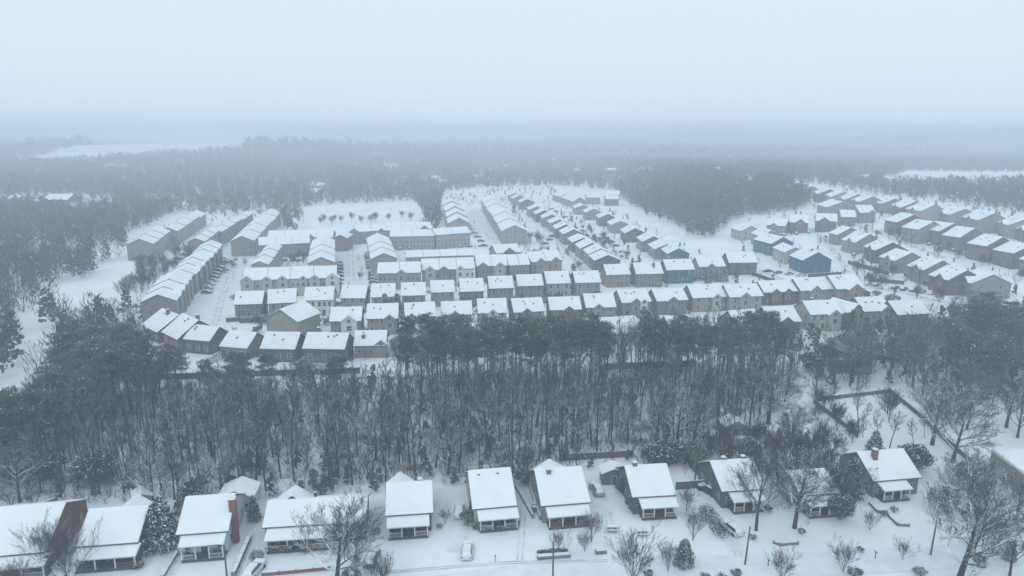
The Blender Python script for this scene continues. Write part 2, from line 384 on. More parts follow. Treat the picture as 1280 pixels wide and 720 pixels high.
# foreground cottages ---------------------------------------------------------
CG = 'cottages along the near street'
def cot(label, eL, eR, S, wall, **kw):
    kw.setdefault('pit', 28); kw.setdefault('ze', 3.4); kw.setdefault('base', -.6)
    return house(label, eL, eR, S, wall, name='cottage', cat='cottage', group=CG, wsz=(.85, 1.25), ov=.4, **kw)
def rear(root, x, y0, y1, w_, z, wall, pit=34):
    """a rear wing whose gable runs back from the main roof"""
    ze0, S0, p0 = INFO[root.name]; e = w_ / 2; t = tan(R(pit)); y0 = max(.1, (ze0 + (S0 / 2 + .4) * tan(R(p0)) - (z + .2 + e * t)) / tan(R(p0)) + .05); y1 = y0 + 3.2
    mb = MB(); mb.ext([(x - e, -.6), (x + e, -.6), (x + e, z), (x, z + e * t), (x - e, z)], y0, y1, axis='y')
    wo = part('rear_wing', mb, ['wall_' + wall], root); mb = MB(); e2 = e + .35; zr = z + .2 + e * t; ze_ = zr - e2 * t
    for s in (-1, 1):
        mb.ext([(x + s * e2, ze_), (x, zr), (x, zr - .14), (x + s * e2, ze_ - .14)], y0 - .01, y1 + .35, 1, axis='y')
        mb.ext([(x + s * (e2 - .05), ze_ + .08), (x, zr + .2), (x, zr + .01), (x + s * (e2 - .05), ze_ + .01)], y0, y1 + .3, 0, axis='y')
    part('roof', mb, ['snow_roof', 'dark_trim'], wo)
def vents(root, pts, z):
    for x, y in pts:
        mb = MB(); mb.box(x - .22, x + .22, y - .22, y + .22, z - .6, z + .35, 0); mb.box(x - .2, x + .2, y - .2, y + .2, z + .35, z + .42, 1); part('roof_vent', mb, ['dark_trim', 'snow'], root)
r = cot('red brick cottage with wide snowy roof at the left edge', (-42, 699), (58, 690), 15, 'brick', porch=(1, 9, 2.2), wins=(('F', 4, 1), ('R', 3, 1), ('L', 2, 1)), pit=25, door=(('F', .5),))
r = cot('dark sided cottage with rear gable, brick porch beside the brick house', (93, 684), (173, 678), 10.5, 'dark_grey', porch=(.2, 8.6, 2.2, 'brick_brown'), wins=(('F', 4, 1), ('R', 2, 1), ('L', 2, 1)), door=(('F', .3),))
rear(r, 1.5, 4, 9.5, 6, 4.2, 'dark_grey', 36)
r = cot('white cottage with tall red brick chimney on its right side', (219, 669), (286, 664), 11, 'white', porch=(.2, 6.2, 2.0), wins=(('F', 3, 1), ('R', 3, 1), ('L', 2, 1)), door=(('F', 0),),
        chim=((3.95, -2.6, .7, .5, -.5),), chm='brick_red', ze=3.9)
r = cot('wide dark cottage with rear gable and two roof vents behind bare tree', (327, 660), (458, 652), 8.5, 'dark_grey', porch=(-2.4, 9.5, 2.4), wins=(('F', 5, 1), ('R', 2, 1), ('L', 2, 1)), pit=24, door=(('F', -2),))
rear(r, -4.2, 1.0, 6.6, 5.6, 4.0, 'dark_grey', 34); vents(r, ((-4.6, .6), (-.6, 1.2)), 5.6)
r = cot('navy cottage with small rear gable and white four post porch', (481, 645), (542, 641), 10, 'navy', porch=(-.2, 6.4, 2.2), wins=(('F', 3, 1), ('R', 2, 1), ('L', 2, 1)), door=(('F', 0),), chim=((1.8, .6, .35, .35),), chm='brick_red')
rear(r, -1.6, 2, 7, 4.4, 4.6, 'navy', 36)
r = cot('pale cottage with two roof vents and hedge along its porch', (590, 637), (647, 632), 12.5, 'cream', porch=(.4, 6.3, 2.2), wins=(('F', 3, 1), ('R', 2, 1), ('L', 2, 1)), door=(('F', 0),))
vents(r, ((-2.0, -.9), (1.3, -.9)), 6.4)
r = cot('brown fronted cottage with chimney stub and snowy rear gable', (676, 633), (739, 628), 12, 'taupe', porch=(.2, 6.9, 2.2, 'brick_brown'), wins=(('F', 3, 1), ('R', 2, 1), ('L', 3, 1)), door=(('F', .4),), chim=((-1.9, -.9, .5, .35),))
rear(r, -.8, 2, 8, 5, 4.9, 'taupe', 30)
r = cot('teal cottage with dark chimney at its ridge beside the small blue shed', (790, 622), (846, 619), 10.5, 'teal', porch=(.5, 6.0, 2.2), wins=(('F', 3, 1), ('R', 2, 1), ('L', 3, 1)), door=(('F', .3),), chim=((-2.0, 0, .8, .38),))
r = cot('green cottage standing right of the long dark hedge', (902, 615), (958, 611), 10.5, 'green', porch=(.2, 5.4, 2.2), wins=(('F', 3, 1), ('R', 2, 1), ('L', 3, 1)), door=(('F', .3),), chim=((-1.3, .3, .6, .38), (2.4, .3, .6, .38)), chm='brick_red')
r = cot('beige cottage half hidden behind the snowy oak branches', (1000, 620), (1050, 616), 8, 'beige', porch=(0, 5.4, 2.2), wins=(('F', 3, 1), ('R', 2, 1), ('L', 2, 1)), door=(('F', .3),))
r = cot('grey cottage with dark chimney and white porch railing beneath spreading tree', (1092, 602), (1153, 597), 10, 'blue_grey', porch=(-1.1, 5.2, 2.0), wins=(('F', 3, 1), ('R', 2, 1), ('L', 3, 1)), door=(('F', 1.6),), chim=((-2.2, -1.5, 1.2, .42),), chm='brick_brown', pit=30)
# flat-roofed brown building at the right edge
def flat_building():
    P, Q = at(1240, 562, 4.6), at(1330, 628, 4.6); d = Q - P; L = d.length; yaw = atan2(d.y, d.x); bk = Vector((-sin(yaw), cos(yaw), 0)); c = (P + Q) / 2 + bk * 9
    t = thing('flat_roofed_building', 'long brown walled building with flat snowy roof at the right edge', 'building', (c.x, c.y, 0), yaw); FOOT.append((c.x, c.y, L / 2 + 2))
    mb = MB(); mb.box(-L / 2, L / 2, -9, 9, -.5, 4.3, 0); part('wall', mb, ['wall_tan'], t)
    mb = MB(); mb.box(-L / 2 - .15, L / 2 + .15, -9.15, 9.15, 4.3, 4.6, 1); mb.box(-L / 2 + .1, L / 2 - .1, -8.9, 8.9, 4.6, 4.78, 0); part('roof', mb, ['snow_roof', 'trim'], t)
    mb = MB(); mb.box(-L / 2 + 5, -L / 2 + 6, -5, -4, 4.78, 5.9, 0); mb.box(-L / 2 + 5.05, -L / 2 + 5.95, -4.95, -4.05, 5.9, 6.1, 1); part('chimney', mb, ['brick_red', 'snow'], t)
    for i in range(7): link('window', WIN, t, (-L / 2 + L * (i + .5) / 7, -9.03, 2.2), 0, (1.6, 1, 1.2))
flat_building()
# detached rows -----------------------------------------------------------------
vm = MB(); vm.box(-.2, .2, -.2, .2, -.3, .5, 0); vm.box(-.18, .18, -.18, .18, .5, .58, 1); VENT = vm.mesh('roof_vent', ['dark_trim', 'snow'])
cyc = ['grey', 'taupe', 'blue_grey', 'tan', 'white', 'sage', 'beige', 'dark_grey']
def row(desc, group, items, cols, **base):
    for i, it in enumerate(items):
        kw = dict(base); S = kw.pop('S', 10); lx, ly, rx, ry = it[:4]
        if len(it) > 4 and it[4]: kw.update(it[4])
        S = kw.pop('S', S); wall = kw.pop('wall', cols[i % len(cols)])
        dep = kw.pop('dep', None)
        if dep: S = (dep - rx) * (at(rx, ry, 5).y + 14) / FP
        nm = wall.replace('_', ' '); kw['ze'] = kw.get('ze', 5.6) + .25 * ((i * 7) % 3 - 1); kw['pit'] = kw.get('pit', 32) + ((i * 5) % 3 - 1) * 1.5
        rt_ = house('%s sided house, %s from left %s' % (nm, ORD[i], desc), (lx, ly), (rx, ry), S, wall, group=group, **kw)
        tt = tan(R(kw['pit']))
        for q in range(1 + i % 3):
            vx, vy = random.uniform(-3, 3), -random.uniform(.8, S * .28); zv = kw['ze'] + (S / 2 + .45 + vy) * tt
            link('roof_vent', VENT, rt_, (vx, vy, zv), 0)
G2 = lambda *x: dict(gab=tuple(x))
# nearest row, behind the wood
row('in the row against the wood', 'houses backing on the wood', [
    (176, 406, 196, 416, dict(wall='brick_brown', S=13, chim=((1, -1, 1.2),), gab=((-2.6, 3, .6),))), (201, 415, 221, 425, dict(wall='brick_brown', S=13, chim=(3.0, 1, 1))),
    (228, 424, 262, 427, dict(wall='dark_grey', S=9)), (273, 433, 309, 436, dict(wall='taupe', chim=(3.4, 1, 1.6))), (324, 436, 369, 437, dict(wall='dark_grey', S=9.5)),
    (377, 436, 431, 437, dict(wall='dark_grey', S=9.5, chim=(-3, .6, 1.5))), (441, 433, 483, 432, dict(wall='taupe', S=9.5, chim=(-2, -2.5, -.3), gab=((3.2, 4, .2),))), (500, 428, 541, 426),
    (560, 425, 600, 424), (618, 424, 655, 423), (674, 422, 714, 421), (735, 420, 803, 416, dict(wall='white', S=11)), (838, 414, 872, 412), (922, 410, 956, 407, dict(S=11)), (963, 404, 1003, 402, dict(S=11, gab=((0, 5, .8),)))],
    ['dark_grey', 'taupe', 'brown', 'grey'], ze=4.0, pit=33, S=10, wins=(('F', 3, 1), ('R', 2, 1), ('L', 1, 1)))
row('of the bay windowed houses right of pines', 'houses above the right hand yards', [(1013, 394, 1056, 392, dict(wall='cream', S=10, gab=((2.2, 4.2, 1.4),), chim=(-1.5, 2, .6))), (1062, 392, 1083, 389, dict(wall='taupe', S=10, front='gable')),
    (1080, 390, 1116, 388, dict(wall='grey', S=10, gab=((3.0, 4, .6),))), (1122, 394, 1164, 392, dict(wall='dark_grey', S=10))], cyc, ze=6, pit=34, wins=(('F', 4, 2), ('R', 2, 2), ('L', 2, 2)))
block('large tan house with deep side gable and left porch', (348, 392), (372, 403), (402, 391), 'R', 'tan', ze=6.2, pit=30, name='house', cat='house', wins=(('F', 2, 1), ('L', 2, 1)))
# row with cross gables
fg = lambda x, w_=3.6, c=None: dict(gab=((x, w_, .8, 'F') + ((c,) if c else ()),))
row('in the cross gabled row above the pines', 'cross gabled houses', [
    (411, 402, 452, 401, dict(wall='blue_grey', gab=((1.2, 5, 1.2, 'F', 'white'),))), (457, 399, 498, 398, fg(2.4)), (506, 397, 546, 395, fg(-3, 3.4)), (551, 394, 591, 393, fg(-.5)), (597, 392, 635, 391, fg(0, 3.4, 'white')),
    (642, 391, 682, 389, fg(-1)), (687, 388, 728, 387, fg(1)), (732, 385, 771, 384, fg(-1)), (777, 379, 815, 377, dict(gab=((-.4, 4.0, .6), (2.6, 2.6, .9, 'F', 'white')))), (821, 377, 861, 375, dict(wall='blue_grey', gab=((0, 4.2, .8),))),
    (866, 373, 909, 371, dict(wall='tan', gab=((2.6, 3.4, .9, 'F', 'cream'),))), (912, 372, 955, 370, fg(-.6, 4.4)), (955, 366, 998, 364, dict(wall='brown', gab=((-2.4, 3.6, .8), (2.8, 3.4, .8)))), (1001, 364, 1044, 361, dict(wall='grey', gab=((-1.4, 5, 1.2),))),
    (1046, 362, 1082, 360, dict(wall='taupe', S=12, gab=((1, 6, 2.0),)))],
    ['grey', 'taupe', 'sage', 'blue_grey', 'beige', 'grey', 'brown'], ze=5.4, pit=33, S=10, wins=(('F', 3, 2), ('R', 2, 2), ('L', 1, 2)))
row('in the plain roofed back row', 'plain roofed houses behind the gabled row', [
    (291, 381, 328, 380, dict(wall='blue_grey')), (334, 380, 371, 378, dict(wall='taupe')), (379, 376, 417, 375, dict(wall='white', wins=(('F', 5, 2), ('R', 1, 2)))), (424, 373, 457, 373, dict(wall='tan')),
    (463, 372, 495, 371, dict(wall='grey')), (501, 370, 533, 369, dict(wall='tan')), (538, 366, 569, 365, dict(wall='grey')), (575, 365, 606, 364, dict(wall='dark_grey')), (611, 361, 643, 360, dict(wall='sage')), (647, 358, 680, 357, dict(wall='grey')),
    (683, 355, 714, 354, dict(wall='pale_blue')), (719, 354, 752, 353, dict(wall='grey')), (758, 344, 789, 343, dict(wall='taupe')), (795, 343, 830, 342, dict(wall='sage', chim=(2.5, -2, .4))), (833, 338, 869, 337, dict(wall='blue', chim=(-3, 2, .8))),
    (874, 334, 908, 333, dict(wall='grey', gab=((-.6, 4, .4),))), (911, 329, 948, 328, dict(wall='brown'))],
    cyc, ze=5.8, pit=36, S=9.5, wins=(('F', 3, 2), ('R', 2, 2), ('L', 2, 2)), door=(('F', 1.5),))
# right hand hillside ------------------------------------------------------------
hk = dict(ze=6.2, pit=33, wins=(('F', 3, 2), ('R', 3, 2)), S=11)
row('in the valley facing right hillside row', 'hillside houses facing the valley', [(957, 282, 982, 282, dict(gab=((-1, 4, .6),))), (986, 279, 1011, 278, dict(wall='brown', gab=((1, 6, 1, 'F', 'brick_brown'),))),
    (1019, 277, 1047, 276, dict(wall='dark_grey', gab=((-1, 6, .6),))), (1051, 272, 1071, 271, dict(wall='taupe')), (1075, 267, 1096, 265, dict(wall='grey', gab=((2, 5, 1),)))], cyc, **hk)
row('of the blue and cream cluster', 'blue and cream cluster', [(913, 285, 926, 289, dict(wall='cream', dep=950)), (938, 291, 950, 296, dict(wall='tan', dep=975)), (941, 299, 964, 305, dict(wall='blue', dep=993, chim=(2, 3, .8))),
    (965, 309, 980, 316, dict(wall='cream', dep=1004)), (986, 319, 1003, 326, dict(wall='deep_blue', dep=1038, wins=(('F', 2, 2), ('R', 1, 1)), chim=(2, -.5, .8)))], cyc, ze=6.2, pit=27, wins=(('F', 3, 2), ('R', 2, 2)))
row('in the highest right hillside row', 'highest hillside row', [(970, 234, 984, 238), (990, 236, 1004, 240), (1014, 239, 1025, 244), (1029, 243, 1040, 247), (1046, 246, 1058, 251), (1062, 249, 1075, 253), (1085, 250, 1107, 257), (1112, 255, 1128, 261),
    (1131, 260, 1151, 265), (1168, 263, 1187, 270), (1200, 269, 1223, 277), (1245, 276, 1260, 283), (1268, 284, 1284, 290)], ['taupe', 'tan', 'brick_brown', 'beige', 'grey'], ze=6.4, pit=25, S=16, gab=((0, 4.5, .4),), wins=(('R', 2, 2), ('F', 3, 1)), maxw=19)
row('in the middle right hillside row', 'middle hillside row', [(1015, 253, 1040, 262, dict(wall='taupe')), (1105, 274, 1121, 279, dict(wall='brick_brown')), (1126, 283, 1148, 288, dict(wall='tan')), (1151, 285, 1174, 290, dict(wall='sage')), (1177, 293, 1200, 298, dict(wall='blue_grey')),
    (1208, 303, 1233, 309, dict(wall='brick_brown')), (1240, 311, 1267, 318, dict(wall='green')), (1273, 323, 1292, 328, dict(wall='brick_brown'))], cyc, ze=7.4, pit=23, S=18, wins=(('F', 4, 2), ('R', 4, 2)), maxw=21)
row('in the lowest right hillside row', 'lowest hillside row', [(1035, 291, 1047, 294, dict(gab=())), (1051, 299, 1069, 304), (1079, 307, 1094, 314), (1098, 320, 1118, 327), (1133, 331, 1154, 339), (1160, 343, 1185, 351), (1195, 347, 1214, 355)],
    ['taupe', 'tan', 'brown', 'grey', 'taupe', 'brown'], ze=6, pit=27, S=15, gab=((1.5, 5, .6),), wins=(('R', 2, 2), ('F', 3, 1)), maxw=18)
# two rows running back from the centre
row('in the staggered row left of middle street', 'staggered row along the middle street', [(633, 242, 637, 245), (637, 246, 642, 249), (646, 250, 651, 254), (657, 259, 662, 263), (665, 264, 671, 269), (674, 269, 679, 274), (683, 275, 688, 280), (690, 282, 695, 287), (698, 288, 704, 293),
    (708, 297, 716, 304), (718, 305, 725, 311), (728, 312, 735, 318), (735, 319, 743, 326)], ['taupe', 'grey', 'dark_grey', 'blue_grey', 'brown'], ze=6, pit=24, S=12, wins=(('R', 2, 1), ('F', 3, 2)), maxw=17)
row('in the staggered row by the snowy bank', 'staggered row by the snowy bank', [(714, 257, 720, 261), (727, 262, 733, 267), (743, 268, 750, 274), (755, 275, 767, 284), (771, 284, 785, 295), (792, 294, 806, 305), (809, 305, 818, 312), (823, 309, 836, 319, dict(wall='blue', dep=862))],
    ['grey', 'taupe', 'dark_grey', 'grey', 'brown', 'blue_grey'], ze=5.6, pit=25, S=12, wins=(('R', 2, 1), ('F', 3, 2)), maxw=18)
row('behind the middle street', 'far houses behind the middle street', [(690, 243, 700, 246), (701, 247, 716, 252), (733, 247, 751, 247, dict(wall='beige')), (757, 243, 775, 243, dict(wall='grey')), (757, 249, 774, 249, dict(wall='dark_grey'))], cyc, ze=6, pit=28, S=12, wins=(('F', 3, 2),))
# townhouse rows ------------------------------------------------------------------
TG = 'townhouse rows'
tw = dict(group=TG, pit=24, wsz=(1.1, 1.5))
def sg(n, L, w_=4, face='F'): return tuple(((i + .5) / n * L - L / 2, w_, .5, face) for i in range(n))
wl = ['grey', 'taupe', 'beige', 'blue_grey']
W3 = lambda f, g, n: ((f, n, 3), (g, 2, 2))
block('leftmost far townhouse row with taupe gable end above the clearing', (157, 306), (192, 305), (214, 290), 'R', 'taupe', seg=3, walls=['taupe', 'beige'], wins=(('F', 8, 3), ('L', 3, 2)), **tw)
block('farthest left townhouse row running back behind the first far row', (200, 288), (222, 289), (258, 267), 'R', 'taupe', seg=4, walls=['tan', 'taupe'], wins=(('F', 10, 3), ('L', 2, 2)), **tw)
block('large stepped townhouse row nearest the left street bend', (177, 375), (221, 376), (243, 343), 'R', 'taupe', seg=4, walls=['taupe', 'tan'], wins=(('F', 9, 3), ('L', 2, 2)), gab=sg(4, 38, 4), **tw)
block('long stepped townhouse row along left street, behind the nearest block', (211, 343), (245, 343), (279, 307), 'R', 'dark_grey', seg=6, walls=['tan', 'taupe', 'beige', 'grey'], wins=(('F', 14, 3), ('L', 2, 2)), gab=sg(6, 70, 4), **tw)
block('stepped townhouse row beyond the long left block', (232, 303), (256, 302), (276, 289), 'R', 'taupe', seg=3, walls=['taupe', 'grey'], wins=(('F', 7, 3), ('L', 2, 2)), **tw)
block('second far stepped townhouse row towards the woods', (259, 290), (277, 290), (317, 267), 'R', 'grey', seg=5, walls=['grey', 'taupe'], wins=(('F', 12, 3), ('L', 2, 2)), **tw)
block('townhouse row with broad taupe gable facing the left street', (289, 300), (318, 301), (351, 266), 'R', 'grey', seg=5, walls=['taupe', 'tan'], wins=(('F', 12, 3), ('L', 3, 2)), **tw)
block('short courtyard wing left of the parked courtyard', (313, 331), (336, 331), (353, 309), 'R', 'beige', seg=3, wins=(('F', 6, 2), ('L', 2, 1)), **tw)
block('courtyard wing with tan gable beside the central street', (384, 328), (419, 328), (419, 300), 'R', 'beige', seg=4, wins=(('F', 8, 2), ('L', 2, 1)), **tw)
block('courtyard wing with tan gable right of the central street', (463, 324), (497, 323), (486, 297), 'R', 'tan', seg=4, wins=(('F', 8, 2), ('L', 2, 1)), **tw)
block('echelon townhouse row running back behind the central blocks', (560, 280), (588, 279), (574, 254), 'R', 'beige', seg=5, wins=(('F', 10, 3), ('L', 3, 2)), group=TG, pit=26, wsz=(1.1, 1.5), step=2.2)
block('tall cream townhouse row right of the middle lane', (627, 289), (660, 289), (601, 250), 'L', 'beige', seg=6, wins=(('B', 14, 3), ('L', 3, 3)), group=TG, pit=24, wsz=(1.1, 1.5), step=1.0)
tk = dict(group=TG, name='townhouse_row', cat='townhouses', wsz=(1.0, 1.5))
r = house('long cream townhouse row with front gables, above the tan house', (303, 351), (421, 347), 11, 'cream', ze=7, pit=33, seg=4, walls=['cream', 'beige'], step=.1,
      gab=((-16.5, 5, 1), (-9, 4, 1), (-3, 4, .6), (5, 3, .8), (9.5, 4, 1), (16.5, 5.2, 1, 'F', 'white')), wins=(('F', 18, 2), ('R', 2, 2), ('L', 2, 2)), **tk)
house('middle courtyard townhouse row behind the long cream row', (323, 307), (388, 304), 12, 'grey', ze=7, pit=28, seg=3, step=.1, wins=(('F', 12, 2),), **tk)
house('rear courtyard townhouse row ending in a red brick gable', (333, 298), (416, 297), 12, 'beige', ze=7, pit=28, seg=4, step=.1, gab=((-8, 4, .4), (6, 5, .4)), wins=(('F', 14, 2),), **tk)
house('red brick end house of the rear courtyard row', (416, 298), (434, 298), 14, 'brick_brown', ze=7.4, pit=28, front='gable', wins=(('L', 3, 2), ('F', 3, 2)), group=TG, name='townhouse', cat='house')
house('townhouse row across the back of the right courtyard', (444, 290), (541, 286), 12, 'grey', ze=7.4, pit=28, seg=5, step=.1, gab=((-24, 6, 1), (-8, 4, .4), (18, 6, .4)), wins=(('F', 14, 2),), **tk)
house('cream courtyard row with balconies, left half', (487, 296), (544, 295), 11, 'beige', ze=7.6, pit=26, seg=2, step=.1, wins=(('F', 12, 2),), **tk)
house('cream courtyard row with balconies, right half', (545, 294), (589, 291), 11, 'beige', ze=8.2, pit=26, seg=2, step=.1, wins=(('F', 9, 2), ('R', 2, 2)), **tk)
house('low snow roofed garage row behind the gabled front row', (507, 322), (594, 319), 10, 'beige', ze=3.4, pit=24, seg=4, step=.1, wins=(('F', 8, 1),), **tk)
house('tan townhouse row with dormers at the left of front terrace', (471, 342), (526, 341), 11, 'tan', ze=7, pit=31, seg=2, step=.1, gab=((1, 4, .6),), wins=(('F', 9, 2), ('L', 2, 2)), **tk)
house('central front terrace of townhouses with three sharp gables', (527, 338), (594, 336), 11, 'beige', ze=7, pit=33, seg=3, step=.1, walls=['cream', 'sage', 'white'], gab=((-8, 4.4, 1, 'F', 'cream'), (-2, 4.4, 1, 'F', 'sage'), (5, 3.6, .6, 'F', 'white')), wins=(('F', 12, 2),), **tk)
house('grey green townhouse terrace with pointed gables beside the white terrace', (595, 333), (635, 332), 11, 'sage', ze=7.2, pit=33, seg=2, step=.1, walls=['sage', 'beige'], gab=((-4, 4.6, 1, 'F', 'sage'), (3.5, 4.2, 1, 'F', 'cream')), wins=(('F', 7, 2),), **tk)
house('dormered taupe townhouse terrace left of the last pointed gables', (636, 332), (663, 331), 11, 'taupe', ze=7.2, pit=33, seg=2, step=.1, wins=(('F', 6, 2),), **tk)
house('rightmost townhouse terrace with two pointed cream gables', (664, 328), (704, 325), 11, 'beige', ze=7.2, pit=33, seg=2, step=.1, gab=((-3.5, 4.6, 1, 'F', 'beige'), (4, 4.6, 1, 'F', 'tan')), wins=(('F', 6, 2), ('R', 2, 2)), **tk)
house('single dark gabled house behind the front terrace', (620, 317), (652, 315), 11, 'grey', ze=6, pit=30, gab=((0, 7, 1, 'F', 'dark_grey'),), wins=(('F', 3, 2),), name='house', cat='house')
# far scattered buildings -----------------------------------------------------------
t = house('large red brick building with snowy roof beyond the left woods', (52, 250), (84, 250), 20, 'brick_brown', ze=10, pit=22, name='brick_building', cat='building', wins=(('F', 8, 3),))
far = [(15, 249, 14), (88, 259, 12), (118, 254, 12), (540, 223, 14), (553, 228, 12), (478, 207, 14), (520, 203, 12), (497, 231, 12), (438, 206, 10), (575, 217, 10), (612, 214, 12), (598, 222, 10), (635, 208, 12), (400, 232, 10), (395, 240, 10), (138, 208, 14), (155, 208, 12),
       (803, 212, 16), (806, 236, 18), (720, 214, 14), (762, 213, 12), (690, 200, 10), (830, 200, 10), (895, 212, 14), (900, 203, 10), (917, 197, 22), (985, 185, 34), (955, 200, 12), (870, 196, 10), (1015, 205, 14), (940, 226, 12), (905, 219, 12), (948, 206, 12), (925, 231, 14), (1082, 222, 16), (1200, 221, 14)]
fc = ['beige', 'grey', 'white', 'taupe', 'brick_brown']
for i, (x, y, wd) in enumerate(far):
    c = fc[i % 5]; near = 'left' if x < 430 else 'middle' if x < 760 else 'right'
    house('small distant %s house, snow roofed, in the hazy %s woods' % (c.replace('_', ' '), near), (x - wd / 2, y), (x + wd / 2, y), 12, c, ze=7, pit=24, group='scattered houses in the far woods', wins=(('F', 3, 1),), maxw=26)
    p = at(x, y); u = Vector((p.x, p.y, 0)).normalized()
    for q in (18, 34, 50, 66): FOOT.append((p.x - u.x * q, p.y - u.y * q, wd * p.y / FP * .5 + 5))
# ---------------------------------------------------------------- trees
def grow(mb_t, mb_c, kind, rnd, Ht, light=False):
    """recursive limbs: low levels go to the trunk mesh, fine ones to the crown mesh"""
    P = dict(forest=dict(first=.42, n1=13, ang=(.45, .8), l1=.30, up=.35, bend=.10, r=.0145), oak=dict(first=.32, n1=17, ang=(.65, 1.25), l1=.60, up=.45, bend=.17, r=.026),
             vase=dict(first=.06, n1=22, ang=(.15, .85), l1=.78, up=.35, bend=.04, r=.011), slim=dict(first=.55, n1=9, ang=(.4, .7), l1=.22, up=.4, bend=.08, r=.012))[kind]
    N2, N3, N4 = (7, 6, 5) if kind != 'slim' else (6, 5, 5)
    if kind == 'oak': N2, N3, N4 = 8, 7, 5
    if kind == 'vase': N2, N3, N4 = 7, 5, 3
    if light: N2, N3, N4 = 6, 5, 3
    def branch(p, d, ln, r0, lvl):
        seg = {0: 8, 1: 5, 2: 4, 3: 2, 4: 1}[lvl]; pts = [p.copy()]; rad = [r0]; q = p.copy(); dd = d.copy()
        for i in range(seg):
            b = P['bend'] * (.12 if kind == 'oak' else .35, 1, .8, .6, .3)[lvl]
            dd = dd + Vector((rnd.gauss(0, b), rnd.gauss(0, b), rnd.gauss(0, b * .6) + (P['up'] * .16 if lvl in (1, 2, 3) else 0))); dd.normalize()
            q = q + dd * (ln / seg); pts.append(q.copy()); rad.append(max(.028 if light else .015, r0 * (1 - (i + 1) / seg * (.8 if lvl else .75))))
        tgt = mb_t if lvl <= 1 else mb_c
        tgt.tube(pts, rad, {0: 7, 1: 4, 2: 3, 3: 3, 4: 3}[lvl] if not light else (5 if lvl == 0 else 3), 0 if lvl == 0 else 1 if lvl <= 2 else 2, cap=False)
        if lvl == 4: return
        cnt = {0: P['n1'], 1: N2, 2: N3, 3: N4}[lvl]
        for k in range(cnt):
            f = (P['first'] + (1 - P['first']) * (k + rnd.random() * .8) / cnt) if lvl == 0 else (.25 + .75 * (k + rnd.random()) / cnt)
            f = min(f, .98); i = int(f * seg); u = f * seg - i; pos = pts[i].lerp(pts[i + 1], u); rr = rad[i] + (rad[i + 1] - rad[i]) * u
            ax = (pts[i + 1] - pts[i]).normalized(); a = rnd.uniform(0, 2 * pi) if lvl else k * 2.4 + rnd.random()
            s1 = ax.cross(Vector((.21, .95, .1))).normalized(); s2 = ax.cross(s1)
            th = rnd.uniform(*P['ang']) if lvl == 0 else rnd.uniform(.3, .8) * (.75 if kind == 'vase' else 1)
            nd = ax * cos(th) + (s1 * cos(a) + s2 * sin(a)) * sin(th)
            l2 = Ht * P['l1'] * rnd.uniform(.7, 1.1) * (1.15 - .6 * (f if lvl == 0 else 0)) if lvl == 0 else ln * rnd.uniform(.34, .56) * (1.1 - .35 * f)
            branch(pos, nd, l2, min(rr * .62, {0: 9, 1: .07, 2: .035, 3: .02}[lvl] * (.6 if kind == 'vase' else 1)) if lvl else rr * .6, lvl + 1)
    branch(Vector((0, 0, -.4)), Vector((rnd.gauss(0, .04), rnd.gauss(0, .04), 1)), Ht * {'vase': .55, 'oak': .62}.get(kind, .93), Ht * P['r'], 0)
def bare_variant(kind, seed, Ht, mats=('bark', 'limb', 'twig')):
    r = random.Random(seed); a, b = MB(), MB(); grow(a, b, kind, r, Ht)
    top = max(v[2] for v in b.v)
    return a.mesh('trunk', mats), b.mesh('crown', mats), top
TV = {'forest': [bare_variant('forest', s, 17) for s in range(5)] , 'slim': [bare_variant('slim', s, 16) for s in range(10, 13)], 'oak': [bare_variant('oak', s, 15, ('bark', 'limb_white', 'twig')) for s in range(20, 23)],
      'vase': [bare_variant('vase', s, 9) for s in range(30, 33)]}
LV = {}
for kd_, n_, h0 in (('forest', 3, 17), ('slim', 2, 16), ('vase', 2, 9), ('oak', 2, 15)):
    LV[kd_] = []
    for s_ in range(n_):
        m_ = MB(); grow(m_, m_, kd_, random.Random(90 + s_), h0, True); V_ = np.array(m_.v); LV[kd_].append((V_, np.array(m_.f, dtype=np.int32), np.array(m_.m), V_[:, 2].max()))
BARE = []
def bare(kind, x, y, Ht, label, group=None, first=False):
    if not first: Ht = hcap(x, y, Ht)
    BARE.append((first, Ht / sqrt(x * x + y * y), kind, x, y, Ht, label, group))
def clump(rnd, mb, c, rad, n, size, m_leaf, m_snow, snow, flat=1.):
    for _ in range(n):
        while True:
            v = Vector((rnd.uniform(-1, 1), rnd.uniform(-1, 1), rnd.uniform(-1, 1)))
            if v.length < 1: break
        p = c + Vector((v.x * rad, v.y * rad, v.z * rad * flat)); s = size * rnd.uniform(.5, 1.3)
        up = v.z > .0 and rnd.random() < snow * 2
        nrm = Vector((rnd.gauss(0, 1), rnd.gauss(0, 1), rnd.gauss(0, 1) + (1.6 if up else .4))).normalized(); a = nrm.cross(Vector((rnd.random(), rnd.random(), .3))).normalized(); b = nrm.cross(a)
        mb.add([p - a * s, p - b * s * .45, p + a * s, p + b * s * .45], [(0, 1, 2, 3)], m_snow if up else m_leaf)
